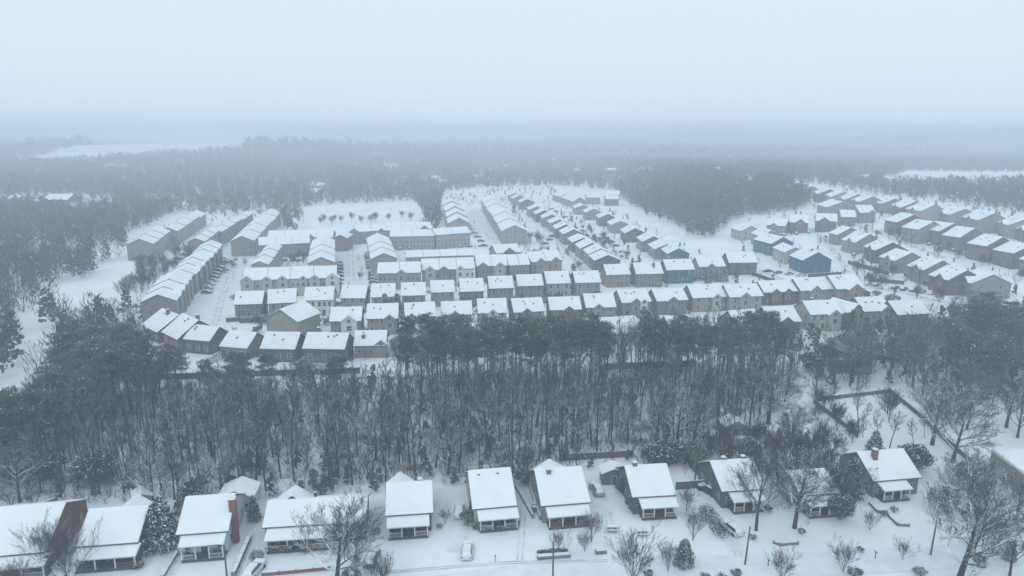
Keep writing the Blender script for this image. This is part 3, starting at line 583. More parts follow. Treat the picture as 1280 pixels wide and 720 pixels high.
def pine_variant(seed, Ht, snow=.02):
    r = random.Random(seed); a, b = MB(), MB(); lean = Vector((r.gauss(0, .02), r.gauss(0, .02), 1)); pts = [lean * (Ht * k / 6) + Vector((0, 0, -.4)) for k in range(7)]
    a.tube(pts, [.26 * (1 - k / 7.5) for k in range(7)], 7, 0)
    for k in range(26):
        f = .48 + .5 * k / 26 + r.uniform(-.02, .02); p = lean * (Ht * min(f, .97)); an = k * 2.4 + r.random(); ln = (3.6 * (1 - ((f - .55) / .5) ** 2 * .75) if f > .55 else 2.4) * r.uniform(.6, 1.1)
        d = Vector((cos(an), sin(an), r.uniform(.05, .5))); e = p + d * ln; a.tube([p, p + d * ln * .5, e], [.07, .05, .025], 3, 0)
        for _ in range(3):
            c = p + d * ln * r.uniform(.45, 1.05) + Vector((r.gauss(0, .4), r.gauss(0, .4), r.gauss(0, .25))); clump(r, b, c, r.uniform(.9, 1.5), 60, .24, 0, 1, snow, .5)
    return a.mesh('trunk', ['bark_pine']), b.mesh('crown', ['needles', 'snow']), Ht
PV = [pine_variant(s, 18) for s in range(40, 45)]
def cone_variant(seed, Ht, w_, snow=.2, leaf='needles_dark', n=70, size=.28):
    r = random.Random(seed); a, b = MB(), MB(); a.tube([Vector((0, 0, -.3)), Vector((0, 0, Ht * .5)), Vector((0, 0, Ht * .96))], [.16, .1, .03], 6, 0)
    for k in range(n):
        f = (k + .5) / n; rr = w_ / 2 * (1 - f) ** .75 + .15; an = k * 2.4; q = r.uniform(.55, 1) * rr
        clump(r, b, Vector((cos(an) * q, sin(an) * q, .4 + f * (Ht - .4))), .35 + .12 * rr * 2, 60, size * .7, 0, 1, snow, .6)
    return a.mesh('trunk', ['bark']), b.mesh('crown', [leaf, 'snow']), Ht
def round_variant(seed, Ht, w_, snow=.12, leaf='shrub_leaf', n=40, size=.2, per=40):
    r = random.Random(seed); a, b = MB(), MB(); a.tube([Vector((0, 0, -.2)), Vector((.05, 0, Ht * .6))], [.09, .04], 5, 0)
    for k in range(n):
        v = Vector((r.gauss(0, 1), r.gauss(0, 1), r.gauss(0, 1))).normalized(); v.z = abs(v.z) if r.random() < .7 else v.z; q = r.uniform(.6, .9)
        clump(r, b, Vector((v.x * w_ / 2 * q, v.y * w_ / 2 * q, Ht * .5 + v.z * Ht * .42 * q)), w_ * .17, int(per * 1.8), size * .7, 0, 1, snow * .7, .8)
    return a.mesh('trunk', ['bark']), b.mesh('crown', [leaf, 'snow']), Ht
CV = {'cone': cone_variant(50, 7, 3.6), 'cone_snowy': cone_variant(51, 8, 5.6, .3, n=95, size=.3), 'round': round_variant(52, 5, 5, .10, 'needles', 60, .26), 'bush': round_variant(53, 1.4, 1.8, .25, n=22, size=.11), 'bush_bare': round_variant(54, 1.5, 2, .15, 'dry_twig', 22, .1),
      'round_b': round_variant(55, 7, 6, .14, 'needles_dark', 70, .32), 'bush_dark': round_variant(56, 2.2, 2.2, .08, 'needles', 26, .14)}
def put(var, x, y, Ht, label, cat='tree', group=None, name='bare_tree', z=None, wx=1., rz=None):
    t, c, top = var; k = Ht / top
    o = thing(name, label, cat, (x, y, hf(x, y) if z is None else z), random.uniform(0, 6.28) if rz is None else rz, group); o.scale = (k * wx, k * wx, k)
    link('trunk', t, o); link('crown', c, o); return o
SKYL = [(-400, 520), (0, 492), (40, 470), (78, 436), (105, 405), (140, 400), (175, 412), (230, 430), (240, 438), (300, 440), (400, 446), (488, 444), (500, 392), (760, 384), (790, 400), (830, 384), (960, 382), (1005, 412), (1062, 412), (1080, 396), (1170, 386), (1200, 352), (1280, 338), (1700, 330)]
def hcap(x, y, h_):
    """trees before the estate stay low enough for the houses behind them to be seen, as they do on the spot"""
    if y > 260: return h_
    px = 640 + FP * x / (y * cp + H * sp_)
    for (a, la), (b, lb) in zip(SKYL, SKYL[1:]):
        if a <= px <= b:
            L = la + (lb - la) * (px - a) / (b - a); m = H - y * tan(R(PITCH) + math.atan((L - 360) / FP))
            return max(3.5, min(h_, m * random.uniform(.82, 1.04)))
    return h_
def fill(pl, n, mind, m=1.):
    xs = [p[0] for p in pl]; ys = [p[1] for p in pl]; out = []; tries = 0
    while len(out) < n and tries < n * 60:
        tries += 1; x = random.uniform(min(xs), max(xs)); y = random.uniform(min(ys), max(ys))
        if inside((x, y), pl) and clear(x, y, m) and all((x - a) ** 2 + (y - b) ** 2 > mind ** 2 for a, b in out): out.append((x, y))
    return out
# the wood ------------------------------------------------------------------
WOOD = poly([(-140, 650), (0, 634), (90, 626), (215, 626), (330, 618), (470, 606), (560, 598), (640, 592), (700, 578), (770, 570), (830, 570), (880, 566), (950, 540), (985, 500), (990, 474), (880, 470), (700, 474), (500, 480), (330, 484), (200, 490), (90, 520), (-140, 570)])
for i, (x, y) in enumerate(fill(WOOD, 430, 2.8)):
    kd = 'slim' if random.random() < .35 else 'forest'
    h_ = random.uniform(9, 17); Y_ = y; pxx = 640 + FP * x / (y * cp + H * sp_)
    if pxx < 500:
        lim = H - y * tan(R(PITCH) + math.atan((452 + random.uniform(-8, 25) - 360) / FP)); h_ = min(h_, max(5, lim))
    bare(kd, x, y, h_, 'leafless snow dusted tree standing in the wood behind the cottages', 'bare trees of the wood')
for x, y in fill(poly([(870, 590), (900, 552), (1000, 556), (1060, 570), (1000, 592), (940, 585)]), 16, 3, .5): bare('vase', x, y, random.uniform(4, 8), 'twiggy bare tree behind the green cottage', 'twiggy trees behind the green cottage')
for x, y in fill(WOOD, 16, 8): bare('oak', x, y, random.uniform(8, 12.5), 'spreading white limbed tree standing inside the wood', 'white limbed trees inside the wood', True)
OAKS = [(560, 592, 11, 'snow outlined forked tree at the wood edge behind navy cottage'), (610, 560, 15, 'tall dark tree with snowy limbs behind the pale cottage'), (985, 568, 13, 'snow outlined tree behind the green cottage'), (845, 560, 15, 'broad snowy limbed tree in the wood, right of centre'), (960, 530, 16, 'lone slender tree with white spreading crown by the conifer'),
        (25, 628, 12, 'low spreading tree at the left edge behind brick cottage'), (190, 628, 11, 'snowy limbed tree leaning over the sheds'), (715, 560, 14, 'twisting tree leaning left above the brown fronted cottage'), (470, 575, 12, 'white outlined spreading tree in the middle of the wood'), (330, 560, 13, 'white outlined tree in the left half of the wood')]
for i, (x, y, h_, lab) in enumerate(OAKS):
    p = at(x, y); bare('oak', p.x, p.y, h_, lab, 'snow outlined trees at the wood edge', True)
# pines ------------------------------------------------------------------------
def pines(px, n, mind, hh, lab, grp, wx=1.):
    for x, y in fill(poly(px), n, mind, .5):
        h_ = hcap(x, y, random.uniform(*hh)); put(random.choice(PV), x, y, h_, lab, 'pine', grp, 'pine_tree', wx=wx * random.uniform(.95, 1.3) * min(1.5, max(1, 13 / h_)))
pines([(495, 490), (500, 470), (600, 466), (700, 465), (760, 465), (760, 484), (620, 488)], 30, 3.8, (13, 19), 'tall pine with bare lower trunk in the dense central stand of pines', 'central stand of pines')
pines([(800, 482), (810, 462), (900, 455), (960, 455), (985, 478), (900, 490)], 19, 4.2, (12, 18.5), 'tall pine with bare lower trunk in the stand right of centre', 'right stand of pines')
pines([(-60, 640), (0, 580), (70, 525), (120, 495), (180, 486), (245, 484), (180, 510), (90, 560), (10, 620)], 27, 4.6, (10, 19), 'bluish green pine in the thick stand at the left', 'left stand of pines', 1.25)
pines([(50, 505), (85, 452), (130, 432), (165, 446), (170, 490), (100, 500)], 16, 5, (13, 19), 'bluish green pine beside the red brown houses at the left', 'upper left pines', 1.3)
pines([(1175, 446), (1215, 425), (1330, 405), (1330, 440), (1230, 452)], 13, 5, (11, 18), 'hazy pine rising before the hillside rows at the right edge', 'upper right pines', 1.35)
pines([(260, 492), (440, 486), (440, 500), (260, 506)], 6, 7, (13, 16), 'scattered pine among bare trees before the left houses', 'scattered pines at left')
pines([(1120, 470), (1200, 440), (1320, 430), (1330, 520), (1240, 490), (1180, 500)], 14, 5, (9, 16), 'dark green pine in the trees at the right edge', 'pines at the right edge', 1.3)
pines([(1020, 455), (1110, 440), (1130, 475), (1040, 490)], 6, 5, (6, 9), 'pine between the right hand houses and the fenced yard', 'pines above the fenced yard', 1.2)
# right hand yards ----------------------------------------------------------------
for kd, n, px, hh, lab in (('oak', 44, [(1000, 480), (1120, 425), (1300, 420), (1320, 560), (1210, 540), (1120, 486)], (9, 14), 'snow dusted bare tree among the right hand yards'),
                           ('forest', 46, [(1000, 470), (1130, 410), (1320, 400), (1320, 470), (1120, 480)], (9, 14), 'bare tree in the belt below the hillside houses')):
    for x, y in fill(poly(px), n, 4): bare(kd, x, y, random.uniform(*hh), lab, lab + 's')
for x, y in fill(poly([(1022, 508), (1110, 494), (1185, 558), (1150, 575), (1090, 556)]), 8, 4.5): bare(random.choice(('vase', 'forest', 'oak')), x, y, random.uniform(4.5, 9), 'bare tree standing in the fenced snowy yard at right', 'bare trees in the fenced yard')
for x, y in fill(poly([(1000, 505), (1015, 500), (1075, 550), (1060, 560)]), 7, 3.5): bare('vase', x, y, random.uniform(3, 7), 'bare tree left of the fenced yard', 'bare trees left of the fenced yard')
for x, y in fill(poly([(1150, 600), (1240, 600), (1300, 650), (1300, 720), (1230, 720), (1160, 640)]), 6, 5): bare(random.choice(('vase', 'oak')), x, y, random.uniform(5, 10), 'bare tree in the snowy yards at the lower right', 'bare trees in the lower right yards')
for x, y in fill(poly([(965, 600), (1075, 590), (1070, 625), (1060, 640), (975, 640)]), 8, 2.5, -1): bare(random.choice(('vase', 'oak')), x, y, random.uniform(5, 9), 'bare tree crowding round the beige cottage', 'bare trees round the beige cottage')
YT = [('oak', 1205, 478, 13, 'white limbed oak at the far right above the yards'), ('oak', 1065, 478, 12, 'snow white leaning tree above the fenced yard corner'), ('oak', 1165, 556, 13, 'dark forked oak beside the right yard fence'), ('oak', 1190, 578, 12, 'twisting snowy oak right of the grey cottage'),
      ('oak', 1210, 640, 10, 'broad bare tree behind the giant oak'), ('forest', 1073, 536, 9, 'small upright tree inside the fenced yard'), ('forest', 1095, 558, 8, 'thin multi stem tree inside the fenced yard'), ('forest', 1112, 560, 8, 'second thin yard tree near the dark conifer'),
      ('oak', 1196, 732, 15.6, 'giant spreading snowy oak in the bottom right corner'), ('oak', 945, 663, 13.5, 'tall thick trunked oak before the green cottage'), ('oak', 993, 660, 13, 'thick trunked snowy oak left of the utility pole gap'), ('vase', 790, 735, 9.5, 'vase shaped bare tree at the bottom centre'),
      ('vase', 975, 728, 5.6, 'small rounded bare tree by the low snowy wall'), ('vase', 1054, 716, 5.4, 'small rounded bare tree above the green shrub'), ('vase', 698, 692, 4, 'little bare tree before the brown fronted cottage'), ('vase', 731, 690, 3.4, 'little bare sapling right of the porch'), ('vase', 739, 678, 5.0, 'reddish bare tree at the brown cottage corner'),
      ('oak', 420, 738, 13, 'big dark limbed tree before the wide cottage'), ('vase', 446, 712, 9, 'reddish many stemmed tree beside the big dark tree'), ('vase', 480, 742, 6, 'low many stemmed shrub tree at the bottom'), ('vase', 86, 735, 9.5, 'reddish bare tree before the dark sided cottage'), ('vase', 62, 712, 8, 'fine twigged bare tree in front of brick gable'),
      ('vase', 866, 676, 5.5, 'bare tree left of the long hedge'), ('vase', 1087, 663, 3.5, 'tiny bare sapling before the grey cottage'), ('vase', 858, 640, 5, 'bare tree beside the teal cottage porch'), ('vase', 556, 655, 3, 'tiny bare tree between navy and pale cottages'), ('forest', 868, 605, 9, 'bare tree left of the green cottage'),
      ('forest', 640, 606, 9, 'bare tree behind the driveway steps'), ('forest', 720, 590, 8, 'bare tree behind the brown fronted cottage'), ('vase', 1240, 690, 7, 'snowy bare tree right of the giant oak'), ('vase', 835, 715, 4.6, 'bare shrub tree behind dark evergreen'),
      ('vase', 1128, 700, 3.4, 'low twiggy shrub near the bottom right pole'), ('vase', 400, 640, 7, 'fine bare tree against the wide cottage roof'), ('vase', 20, 745, 5.5, 'twiggy shrub tree at the bottom left corner'), ('vase', 660, 600, 7, 'bare twiggy tree at the driveway top')]
for i, (kd, x, y, h_, lab) in enumerate(YT):
    p = at(x, y); bare(kd, p.x, p.y, h_ * {'oak': 1.18, 'vase': 1.12}.get(kd, 1.1), lab, 'yard trees', True)
EV = [('cone_snowy', 205, 683, 8.5, 'large snow laden evergreen between two left cottages', 1), ('cone', 230, 640, 5, 'evergreen behind the white cottage', 1.2), ('cone', 980, 552, 6.5, 'dark cone shaped conifer at the wood edge', 1), ('cone_snowy', 1092, 575, 6.2, 'dark snowy spruce inside the fenced yard', .95), ('cone', 1064, 622, 7.5, 'dark conifer left of the grey cottage', 1.0),
      ('round_b', 1000, 595, 6, 'rounded evergreen behind the green cottage', 1), ('round_b', 1030, 612, 5.5, 'rounded evergreen tree behind beige cottage', 1.1), ('round_b', 1050, 650, 5, 'snowy evergreen right of the beige cottage', 1), ('cone', 855, 706, 4.2, 'dark ivy covered evergreen at the bottom', 1.4), ('round_b', 1140, 590, 6, 'rounded evergreen behind the grey cottage', 1.3),
      ('round_b', 1180, 640, 5, 'dark evergreen beneath the giant oak', 1.3), ('round', 1215, 610, 5, 'green evergreen near the flat roofed building', 1.4), ('cone', 1262, 700, 3.4, 'small conifer in the bottom right corner', 1), ('bush_dark', 1222, 706, 1.8, 'dark bush right of the giant oak trunk', 1), ('round', 655, 605, 3.5, 'evergreen between two middle cottages', 1),
      ('round', 632, 600, 3.5, 'evergreen behind the pale cottage', 1.2), ('bush_dark', 585, 655, 2.6, 'dark bush left of the pale cottage porch', 1.1), ('round', 793, 640, 3.4, 'evergreen left of the teal cottage porch', .9), ('round', 780, 618, 3.6, 'evergreen behind the small blue shed', .9), ('cone', 318, 650, 4.4, 'evergreen at the corner of the wide cottage', 1),
      ('round_b', 820, 585, 5.5, 'dark evergreen behind the teal cottage', 1.3), ('round_b', 840, 578, 5.5, 'second dark evergreen behind the teal cottage', 1.2), ('round', 865, 580, 5, 'bushy evergreen left of the green cottage', 1.2), ('round_b', 935, 575, 5, 'evergreen behind the ridge of green cottage', 1.2), ('bush_dark', 640, 660, 1.5, 'bush at right end of the pale cottage hedge', 1.2),
      ('round_b', 940, 600, 5, 'bushy evergreen behind the right end of green cottage', 1.2), ('round', 120, 606, 7, 'green evergreen behind the dark sided cottage', 1.1), ('round_b', 60, 600, 6, 'dark evergreen behind the brick cottage', 1.3), ('cone', 590, 640, 3, 'small conifer behind the snowy parked car', .8)]
for kd, x, y, h_, lab, wx in EV:
    p = at(x, y); put(CV[kd], p.x, p.y, h_, lab, 'evergreen', 'yard evergreens', 'evergreen_tree', wx=wx)
BU = [('bush', 342, 690, 1.6), ('bush', 358, 690, 1.6), ('bush', 383, 689, 1.6), ('bush', 231, 694, 1.2), ('bush', 269, 692, 1.2), ('bush', 600, 661, 1.3), ('bush', 612, 663, 1.2), ('bush', 627, 662, 1.2), ('bush_dark', 1002, 668, 1.1), ('bush_bare', 941, 674, .9), ('bush_dark', 715, 655, 1), ('bush', 108, 708, 1.2),
      ('bush', 120, 706, 1.3), ('bush', 140, 704, 1), ('bush', 172, 710, 1.4), ('bush_dark', 920, 722, 1.5), ('bush_dark', 1068, 724, 2), ('bush_dark', 810, 722, 1.4), ('bush_bare', 1105, 645, 1), ('bush_bare', 1118, 640, 1), ('bush_dark', 440, 728, 2.4), ('bush', 703, 656, 1), ('bush_bare', 322, 700, 1.6), ('bush', 470, 668, 1.2),
      ('bush_dark', 960, 640, 1.3), ('bush_bare', 550, 660, .8), ('bush_dark', 1075, 690, 1), ('bush', 900, 730, 1.6), ('bush', 880, 728, 1.4), ('bush_bare', 1150, 720, 1.4)]
where = lambda x: 'left' if x < 300 else 'wide' if x < 460 else 'navy' if x < 560 else 'pale' if x < 650 else 'brown fronted' if x < 760 else 'teal' if x < 870 else 'green' if x < 1000 else 'grey'
for kd, x, y, h_ in BU:
    p = at(x, y); put(CV[kd], p.x, p.y, h_, '%s snow capped bush in the yard of the %s cottage' % ({'bush': 'rounded', 'bush_dark': 'dark', 'bush_bare': 'twiggy'}[kd], where(x)), 'bush', 'bushes in the cottage yards', 'bush', wx=1.15)
# trees inside the neighbourhood -------------------------------------------------
def street_trees(px, n, mind, hh, lab, kinds=('vase',), grp=None, m=.2):
    for x, y in fill(poly(px), n, mind, m): bare(random.choice(kinds), x, y, random.uniform(*hh), lab, grp or lab + 's')
street_trees([(175, 342), (235, 320), (245, 330), (182, 368), (176, 398), (150, 412), (90, 425), (95, 402), (150, 390)], 40, 4, (7, 12), 'bare tree in the belt beside the left townhouse rows', ('forest', 'vase'))
street_trees([(270, 425), (350, 412), (500, 410), (500, 460), (270, 465)], 26, 5, (4, 9), 'small bare tree in the left house gardens', ('vase', 'oak'))
street_trees([(500, 425), (1000, 405), (1000, 455), (500, 462)], 60, 4.5, (8, 14), 'bare tree between the pines and the gabled row', ('forest', 'slim', 'oak'))
street_trees([(500, 468), (500, 455), (1000, 450), (1000, 472)], 45, 3.5, (12, 17.5), 'tall bare tree mixed among the pines behind the wood', ('forest', 'slim'))
street_trees([(0, 600), (60, 540), (130, 480), (240, 474), (200, 520), (60, 610)], 40, 3.5, (10, 16), 'bare tree mixed into the pine stand at left', ('forest', 'slim'))
street_trees([(290, 355), (440, 352), (740, 342), (740, 335), (300, 348)], 12, 8, (4, 6), 'small bare street tree before the front terraces')
street_trees([(640, 300), (680, 300), (705, 330), (700, 345), (640, 330), (640, 262), (665, 290)], 24, 4, (5, 8), 'bare tree left of the staggered row', ('forest', 'vase'))
street_trees([(720, 275), (745, 290), (790, 325), (740, 310), (700, 275)], 18, 4, (4, 6.5), 'small bare tree along the middle street')
street_trees([(1060, 340), (1180, 345), (1250, 400), (1150, 420), (1050, 400)], 26, 6, (6, 9), 'bare tree on the snowy lots below the hillside', ('vase', 'forest'))
street_trees([(1050, 290), (1140, 300), (1260, 340), (1280, 352), (1200, 330), (1110, 302)], 20, 6, (5, 8), 'bare tree between the hillside rows', ('vase', 'forest'))
street_trees([(865, 250), (900, 300), (860, 300), (800, 268), (760, 246)], 14, 6, (6, 9), 'bare tree on the snowy bank', ('vase',))
street_trees([(330, 262), (380, 240), (380, 290), (360, 290)], 18, 6, (9, 13), 'bare tree left of the snowy field', ('forest',))
street_trees([(395, 278), (520, 272), (525, 276), (395, 284)], 13, 7, (6, 9), 'bare tree along the near edge of the snowy field', ('vase',))
street_trees([(325, 318), (380, 318), (380, 330), (340, 330)], 8, 4, (4, 6), 'small bare tree in the courtyard')
for x, y, h_, lab in ((482, 398, 9, 'snow dusted spruce before the tan terrace, left of a pair'), (497, 396, 8.5, 'snow dusted spruce before the tan terrace, middle one'), (513, 392, 6, 'smaller spruce at the right of the spruce group'), (735, 322, 6, 'evergreen left of the grey gable house'), (905, 352, 6, 'evergreen above the cross gabled row'), (895, 352, 5, 'snowy evergreen beside the brown house'), (885, 354, 5, 'low snowy evergreen behind the gabled roofs'), (672, 384, 5, 'snowy evergreen between the two central rows')):
    p = at(x, y); put(CV['cone_snowy'], p.x, p.y, h_, lab, 'evergreen', 'evergreens among the houses', 'evergreen_tree', wx=.9)
for x in range(838, 900, 8):
    p = at(x, 352 - (x - 838) * .05); put(CV['bush'], p.x, p.y, 2.4, 'snow covered shrub in the line behind the gabled row', 'bush', 'line of snowy shrubs behind the gabled row', 'bush', wx=1.8)
# dense belts of trees, distant woods: nobody could count them ----------------------
def mass(name, label, pts, hmin, hmax, per, sl, wd, ever, kind='wood'):
    """one mesh of many thin twig slivers and needle tufts spread through every crown"""
    n = len(pts); P = np.array([(x, y, hf(x, y)) for x, y in pts]); hh = rng.uniform(hmin, hmax, n); ev = rng.random(n) < ever
    K = per; tot = n * K; ti = np.repeat(np.arange(n), K); h = hh[ti]; e = ev[ti]
    u = rng.random(tot); ang = rng.random(tot) * 2 * pi; rad = np.sqrt(rng.random(tot))
    zf = np.where(e, .15 + .82 * u, .06 + .90 * u); wr = np.where(e, .24 * (1.15 - zf) ** .6, .30 * np.sqrt(np.clip(1 - ((zf - .55) / .52) ** 2, .12, 1)))
    cx = P[ti, 0] + cos_(ang) * rad * wr * h; cy_ = P[ti, 1] + np.sin(ang) * rad * wr * h; cz = P[ti, 2] + zf * h
    # trunk slivers
    tr = (rng.random(tot) < .12) & ~e; cz = np.where(tr, P[ti, 2] + .3 * h, cz); cx = np.where(tr, P[ti, 0], cx); cy_ = np.where(tr, P[ti, 1], cy_)
    d = np.stack([np.cos(ang) * .55 + rng.normal(0, .25, tot), np.sin(ang) * .55 + rng.normal(0, .25, tot), np.full(tot, 1.) + rng.normal(0, .25, tot)], 1)
    d[e] = rng.normal(0, 1, (int(e.sum()), 3)); d[tr] = (0, 0, 1); d /= np.linalg.norm(d, axis=1)[:, None]
    q = np.cross(d, rng.normal(0, 1, (tot, 3))); q /= np.linalg.norm(q, axis=1)[:, None]
    ls = np.where(e, sl * .5, sl) * rng.uniform(.5, 1.4, tot) * h / 12; ls = np.where(tr, .35 * h, ls); ws = np.where(e, sl * .38, wd) * rng.uniform(.6, 1.5, tot) * h / 12
    c = np.stack([cx, cy_, cz], 1); V = np.empty((tot * 4, 3)); V[0::4] = c - d * ls[:, None]; V[1::4] = c - q * ws[:, None]; V[2::4] = c + d * ls[:, None]; V[3::4] = c + q * ws[:, None]
    me = bpy.data.meshes.new(name); me.vertices.add(tot * 4); me.vertices.foreach_set('co', V.ravel()); me.loops.add(tot * 4); me.loops.foreach_set('vertex_index', np.arange(tot * 4, dtype=np.int32))
    me.polygons.add(tot); me.polygons.foreach_set('loop_start', np.arange(0, tot * 4, 4, dtype=np.int32)); me.polygons.foreach_set('loop_total', np.full(tot, 4, dtype=np.int32))
    sn = rng.random(tot) < np.where(e, .003, .03 if sl < 1.5 or sl > 2.5 and sl < 4 else .006)
    mi = np.where(sn & ~tr, 2, np.where(e, 1, 0)).astype(np.int32)
    for k in ('dry_twig', 'needles', 'snow'): me.materials.append(MATS[k])
    me.polygons.foreach_set('material_index', mi); me.update(calc_edges=True)
    return tag(link(name, me), label, kind, kind='stuff')
cos_ = np.cos
def vin(X, Y, pl):
    c = np.zeros(X.shape, bool)
    for i in range(len(pl)):
        x1, y1 = pl[i]; x2, y2 = pl[i - 1]
        if y1 == y2: continue
        c ^= ((y1 > Y) != (y2 > Y)) & (X < (x2 - x1) * (Y - y1) / (y2 - y1) + x1)
    return c
def scatter(pl, cell, holes=(), jit=.5, thin=0.):
    xs = [p[0] for p in pl]; ys = [p[1] for p in pl]
    X, Y = np.meshgrid(np.arange(min(xs), max(xs), cell), np.arange(min(ys), max(ys), cell), indexing='ij'); X = X.ravel(); Y = Y.ravel()
    X = X + rng.uniform(-jit, jit, X.size) * cell; Y = Y + rng.uniform(-jit, jit, X.size) * cell
    k = vin(X, Y, pl)
    for h_ in holes: k &= ~vin(X, Y, h_)
    if thin: k &= (np.sin(X / 47 + 2 * np.sin(Y / 61)) * np.sin(Y / 39 + 2 * np.cos(X / 83)) < 1 - thin) | (rng.random(X.size) < .25)
    X, Y = X[k], Y[k]; k = np.ones(X.shape, bool)
    for fx, fy, fr in FOOT: k &= (X - fx) ** 2 + (Y - fy) ** 2 > (fr + 1) ** 2
    return list(zip(X[k].tolist(), Y[k].tolist()))
CLEAR = [poly([(45, 365), (80, 353), (115, 349), (140, 343), (170, 338), (182, 346), (172, 368), (162, 388), (140, 402), (95, 410), (60, 394), (48, 380)]), poly([(8, 396), (30, 400), (60, 410), (78, 426), (62, 452), (32, 478), (6, 500), (12, 462), (28, 440), (20, 415)]), poly([(120, 330), (150, 322), (240, 326), (230, 340), (120, 345)])]
mass('left_wood', 'hazy mixed wood stretching behind the clearing at the left', scatter(poly([(-420, 470), (-350, 262), (100, 262), (160, 268), (225, 262), (160, 296), (150, 330), (175, 345), (170, 368), (160, 395), (90, 470), (40, 520), (-200, 520)]), 6.2, CLEAR, thin=.25), 9, 14, 120, 1.4, .10, .33)
mass('hill_evergreens', 'dark evergreen wood filling the gap between middle and right houses', scatter(poly([(770, 243), (800, 262), (850, 284), (878, 302), (900, 296), (908, 278), (935, 270), (965, 268), (1000, 262), (1010, 256), (985, 236), (960, 230), (900, 224), (800, 228)]), 5.6, thin=.2), 10, 17, 110, 1.3, .10, .5)
HOLES = [poly([(-60, 209), (40, 198), (90, 184), (240, 176), (352, 173), (356, 178), (300, 188), (215, 193), (130, 199), (60, 205)]), poly([(375, 282), (372, 262), (400, 257), (520, 251), (528, 274)]), poly([(180, 262), (185, 255), (235, 253), (232, 260)]), poly([(-60, 262), (0, 252), (140, 250), (140, 263)]),
         poly([(556, 300), (556, 240), (600, 236), (650, 233), (700, 232), (760, 238), (780, 262), (780, 300)]), poly([(965, 236), (1010, 230), (1120, 246), (1290, 272), (1300, 300), (1000, 300)]), poly([(1100, 228), (1135, 214), (1320, 216), (1320, 234), (1110, 238)]),
         poly([(480, 214), (492, 206), (500, 208), (494, 216)]), poly([(225, 310), (262, 275), (350, 270), (352, 300)])]
BAND = poly([(-500, 262), (-500, 196), (1780, 196), (1780, 262), (1290, 268), (1120, 244), (1000, 232), (900, 233), (780, 240), (700, 234), (600, 236), (556, 240), (552, 250), (548, 298), (530, 298), (528, 262), (375, 270), (372, 290), (350, 292), (355, 268), (225, 268)])
mass('far_wood', 'wide hazy band of leafless woodland behind the housing estate', scatter(BAND, 9.5, HOLES, thin=.35), 9, 15, 60, 2.0, .24, .12)
FIELD = [poly([(-60, 206), (40, 196), (90, 184), (240, 176), (350, 173), (356, 178), (300, 186), (215, 190), (130, 196), (60, 203)]), poly([(900, 182), (910, 178), (990, 180), (995, 186)]), poly([(1120, 175), (1160, 172), (1200, 175), (1150, 178)])]
FAR = poly([(-700, 197), (-700, 174), (640, 172), (1980, 172), (1980, 197)])
mass('horizon_wood', 'pale blue band of woods fading into haze at the horizon', scatter(FAR, 30, FIELD), 16, 24, 26, 5.0, 1.7, .12)
HILLP = [(x, y) for x, y in [(random.uniform(1100, 3700), random.uniform(2300, 3500)) for _ in range(5200)]]
mass('hill_wood', 'faint wooded ridge on the right of the horizon', HILLP, 12, 17, 24, 4.5, 1.8, .3)
mass('right_tree_belt', 'tall thin bare trees with snowy gaps behind the hillside houses', scatter(poly([(1090, 243), (1120, 238), (1290, 244), (1500, 250), (1500, 290), (1290, 268), (1200, 252)]), 9.5, thin=.4), 10, 15, 80, 2.0, .14, .18)
und = scatter(WOOD, 2.6, thin=.1)
mass('underbrush', 'low twiggy undergrowth covering the floor of the wood', und, 1.5, 6.5, 36, 3.0, .13, .10, 'undergrowth')
gb = scatter(poly([(150, 425), (180, 380), (240, 330), (160, 330), (170, 300), (260, 262), (372, 262), (372, 300), (550, 300), (555, 244), (640, 234), (700, 236), (790, 262), (850, 292), (905, 302), (910, 285), (945, 268), (965, 238), (1100, 240), (1300, 268), (1340, 400), (1120, 400), (1000, 400), (760, 420), (500, 430), (270, 440)]),
    10.5, [poly(q) for q in ([(700, 236), (790, 258), (912, 302), (905, 330), (862, 310), (780, 270), (700, 246)], [(240, 425), (255, 380), (280, 320), (310, 316), (300, 350), (285, 425)], [(428, 392), (430, 300), (445, 300), (452, 392)], [(605, 330), (592, 262), (600, 260), (640, 330)])], thin=.45)
sap = scatter(poly([(74, 446), (72, 416), (100, 405), (185, 398), (190, 420), (182, 440), (110, 462), (60, 490)]), 4.2, thin=.1)
mass('saplings', 'bare young trees between the left clearing and the narrow snowy strip', sap, 4.5, 8, 70, 2.0, .10, .3, 'saplings')
mass('garden_brush', 'low bushes, hedges and saplings scattered over the estate gardens', gb, 1.2, 4.6, 40, 3.0, .22, .4, 'shrubs')
und = scatter(poly([(985, 415), (1120, 395), (1340, 400), (1340, 500), (1210, 520), (1120, 486), (1000, 496)]), 4.5, thin=.3)
mass('brushwood', 'tangled brush and saplings between the right hand yards', und, 3, 8, 50, 2.4, .12, .35, 'undergrowth')
for x, y in fill(poly([(1000, 480), (1040, 420), (1300, 400), (1330, 540), (1200, 540), (1120, 484)]), 30, 5, 1): put(CV[random.choice(('round_b', 'round', 'cone_snowy', 'round_b'))], x, y, hcap(x, y, random.uniform(4, 8)), 'snow dusted evergreen among the bare trees of the right hand yards', 'evergreen', 'evergreens in the right hand yards', 'evergreen_tree', wx=1.3)
und = scatter(poly([(-60, 652), (0, 640), (90, 640), (215, 636), (330, 630), (470, 616), (560, 612), (640, 604), (700, 592), (770, 582), (880, 596), (960, 600), (1000, 585), (1000, 560), (960, 550), (880, 560), (830, 562), (700, 574), (560, 594), (330, 612), (90, 620), (-60, 640)]), 2.4, thin=.35)
mass('scrub', 'snowy scrub and brambles along the back gardens of the cottages', und, 1.2, 4.5, 40, 3.0, .13, .2, 'undergrowth')
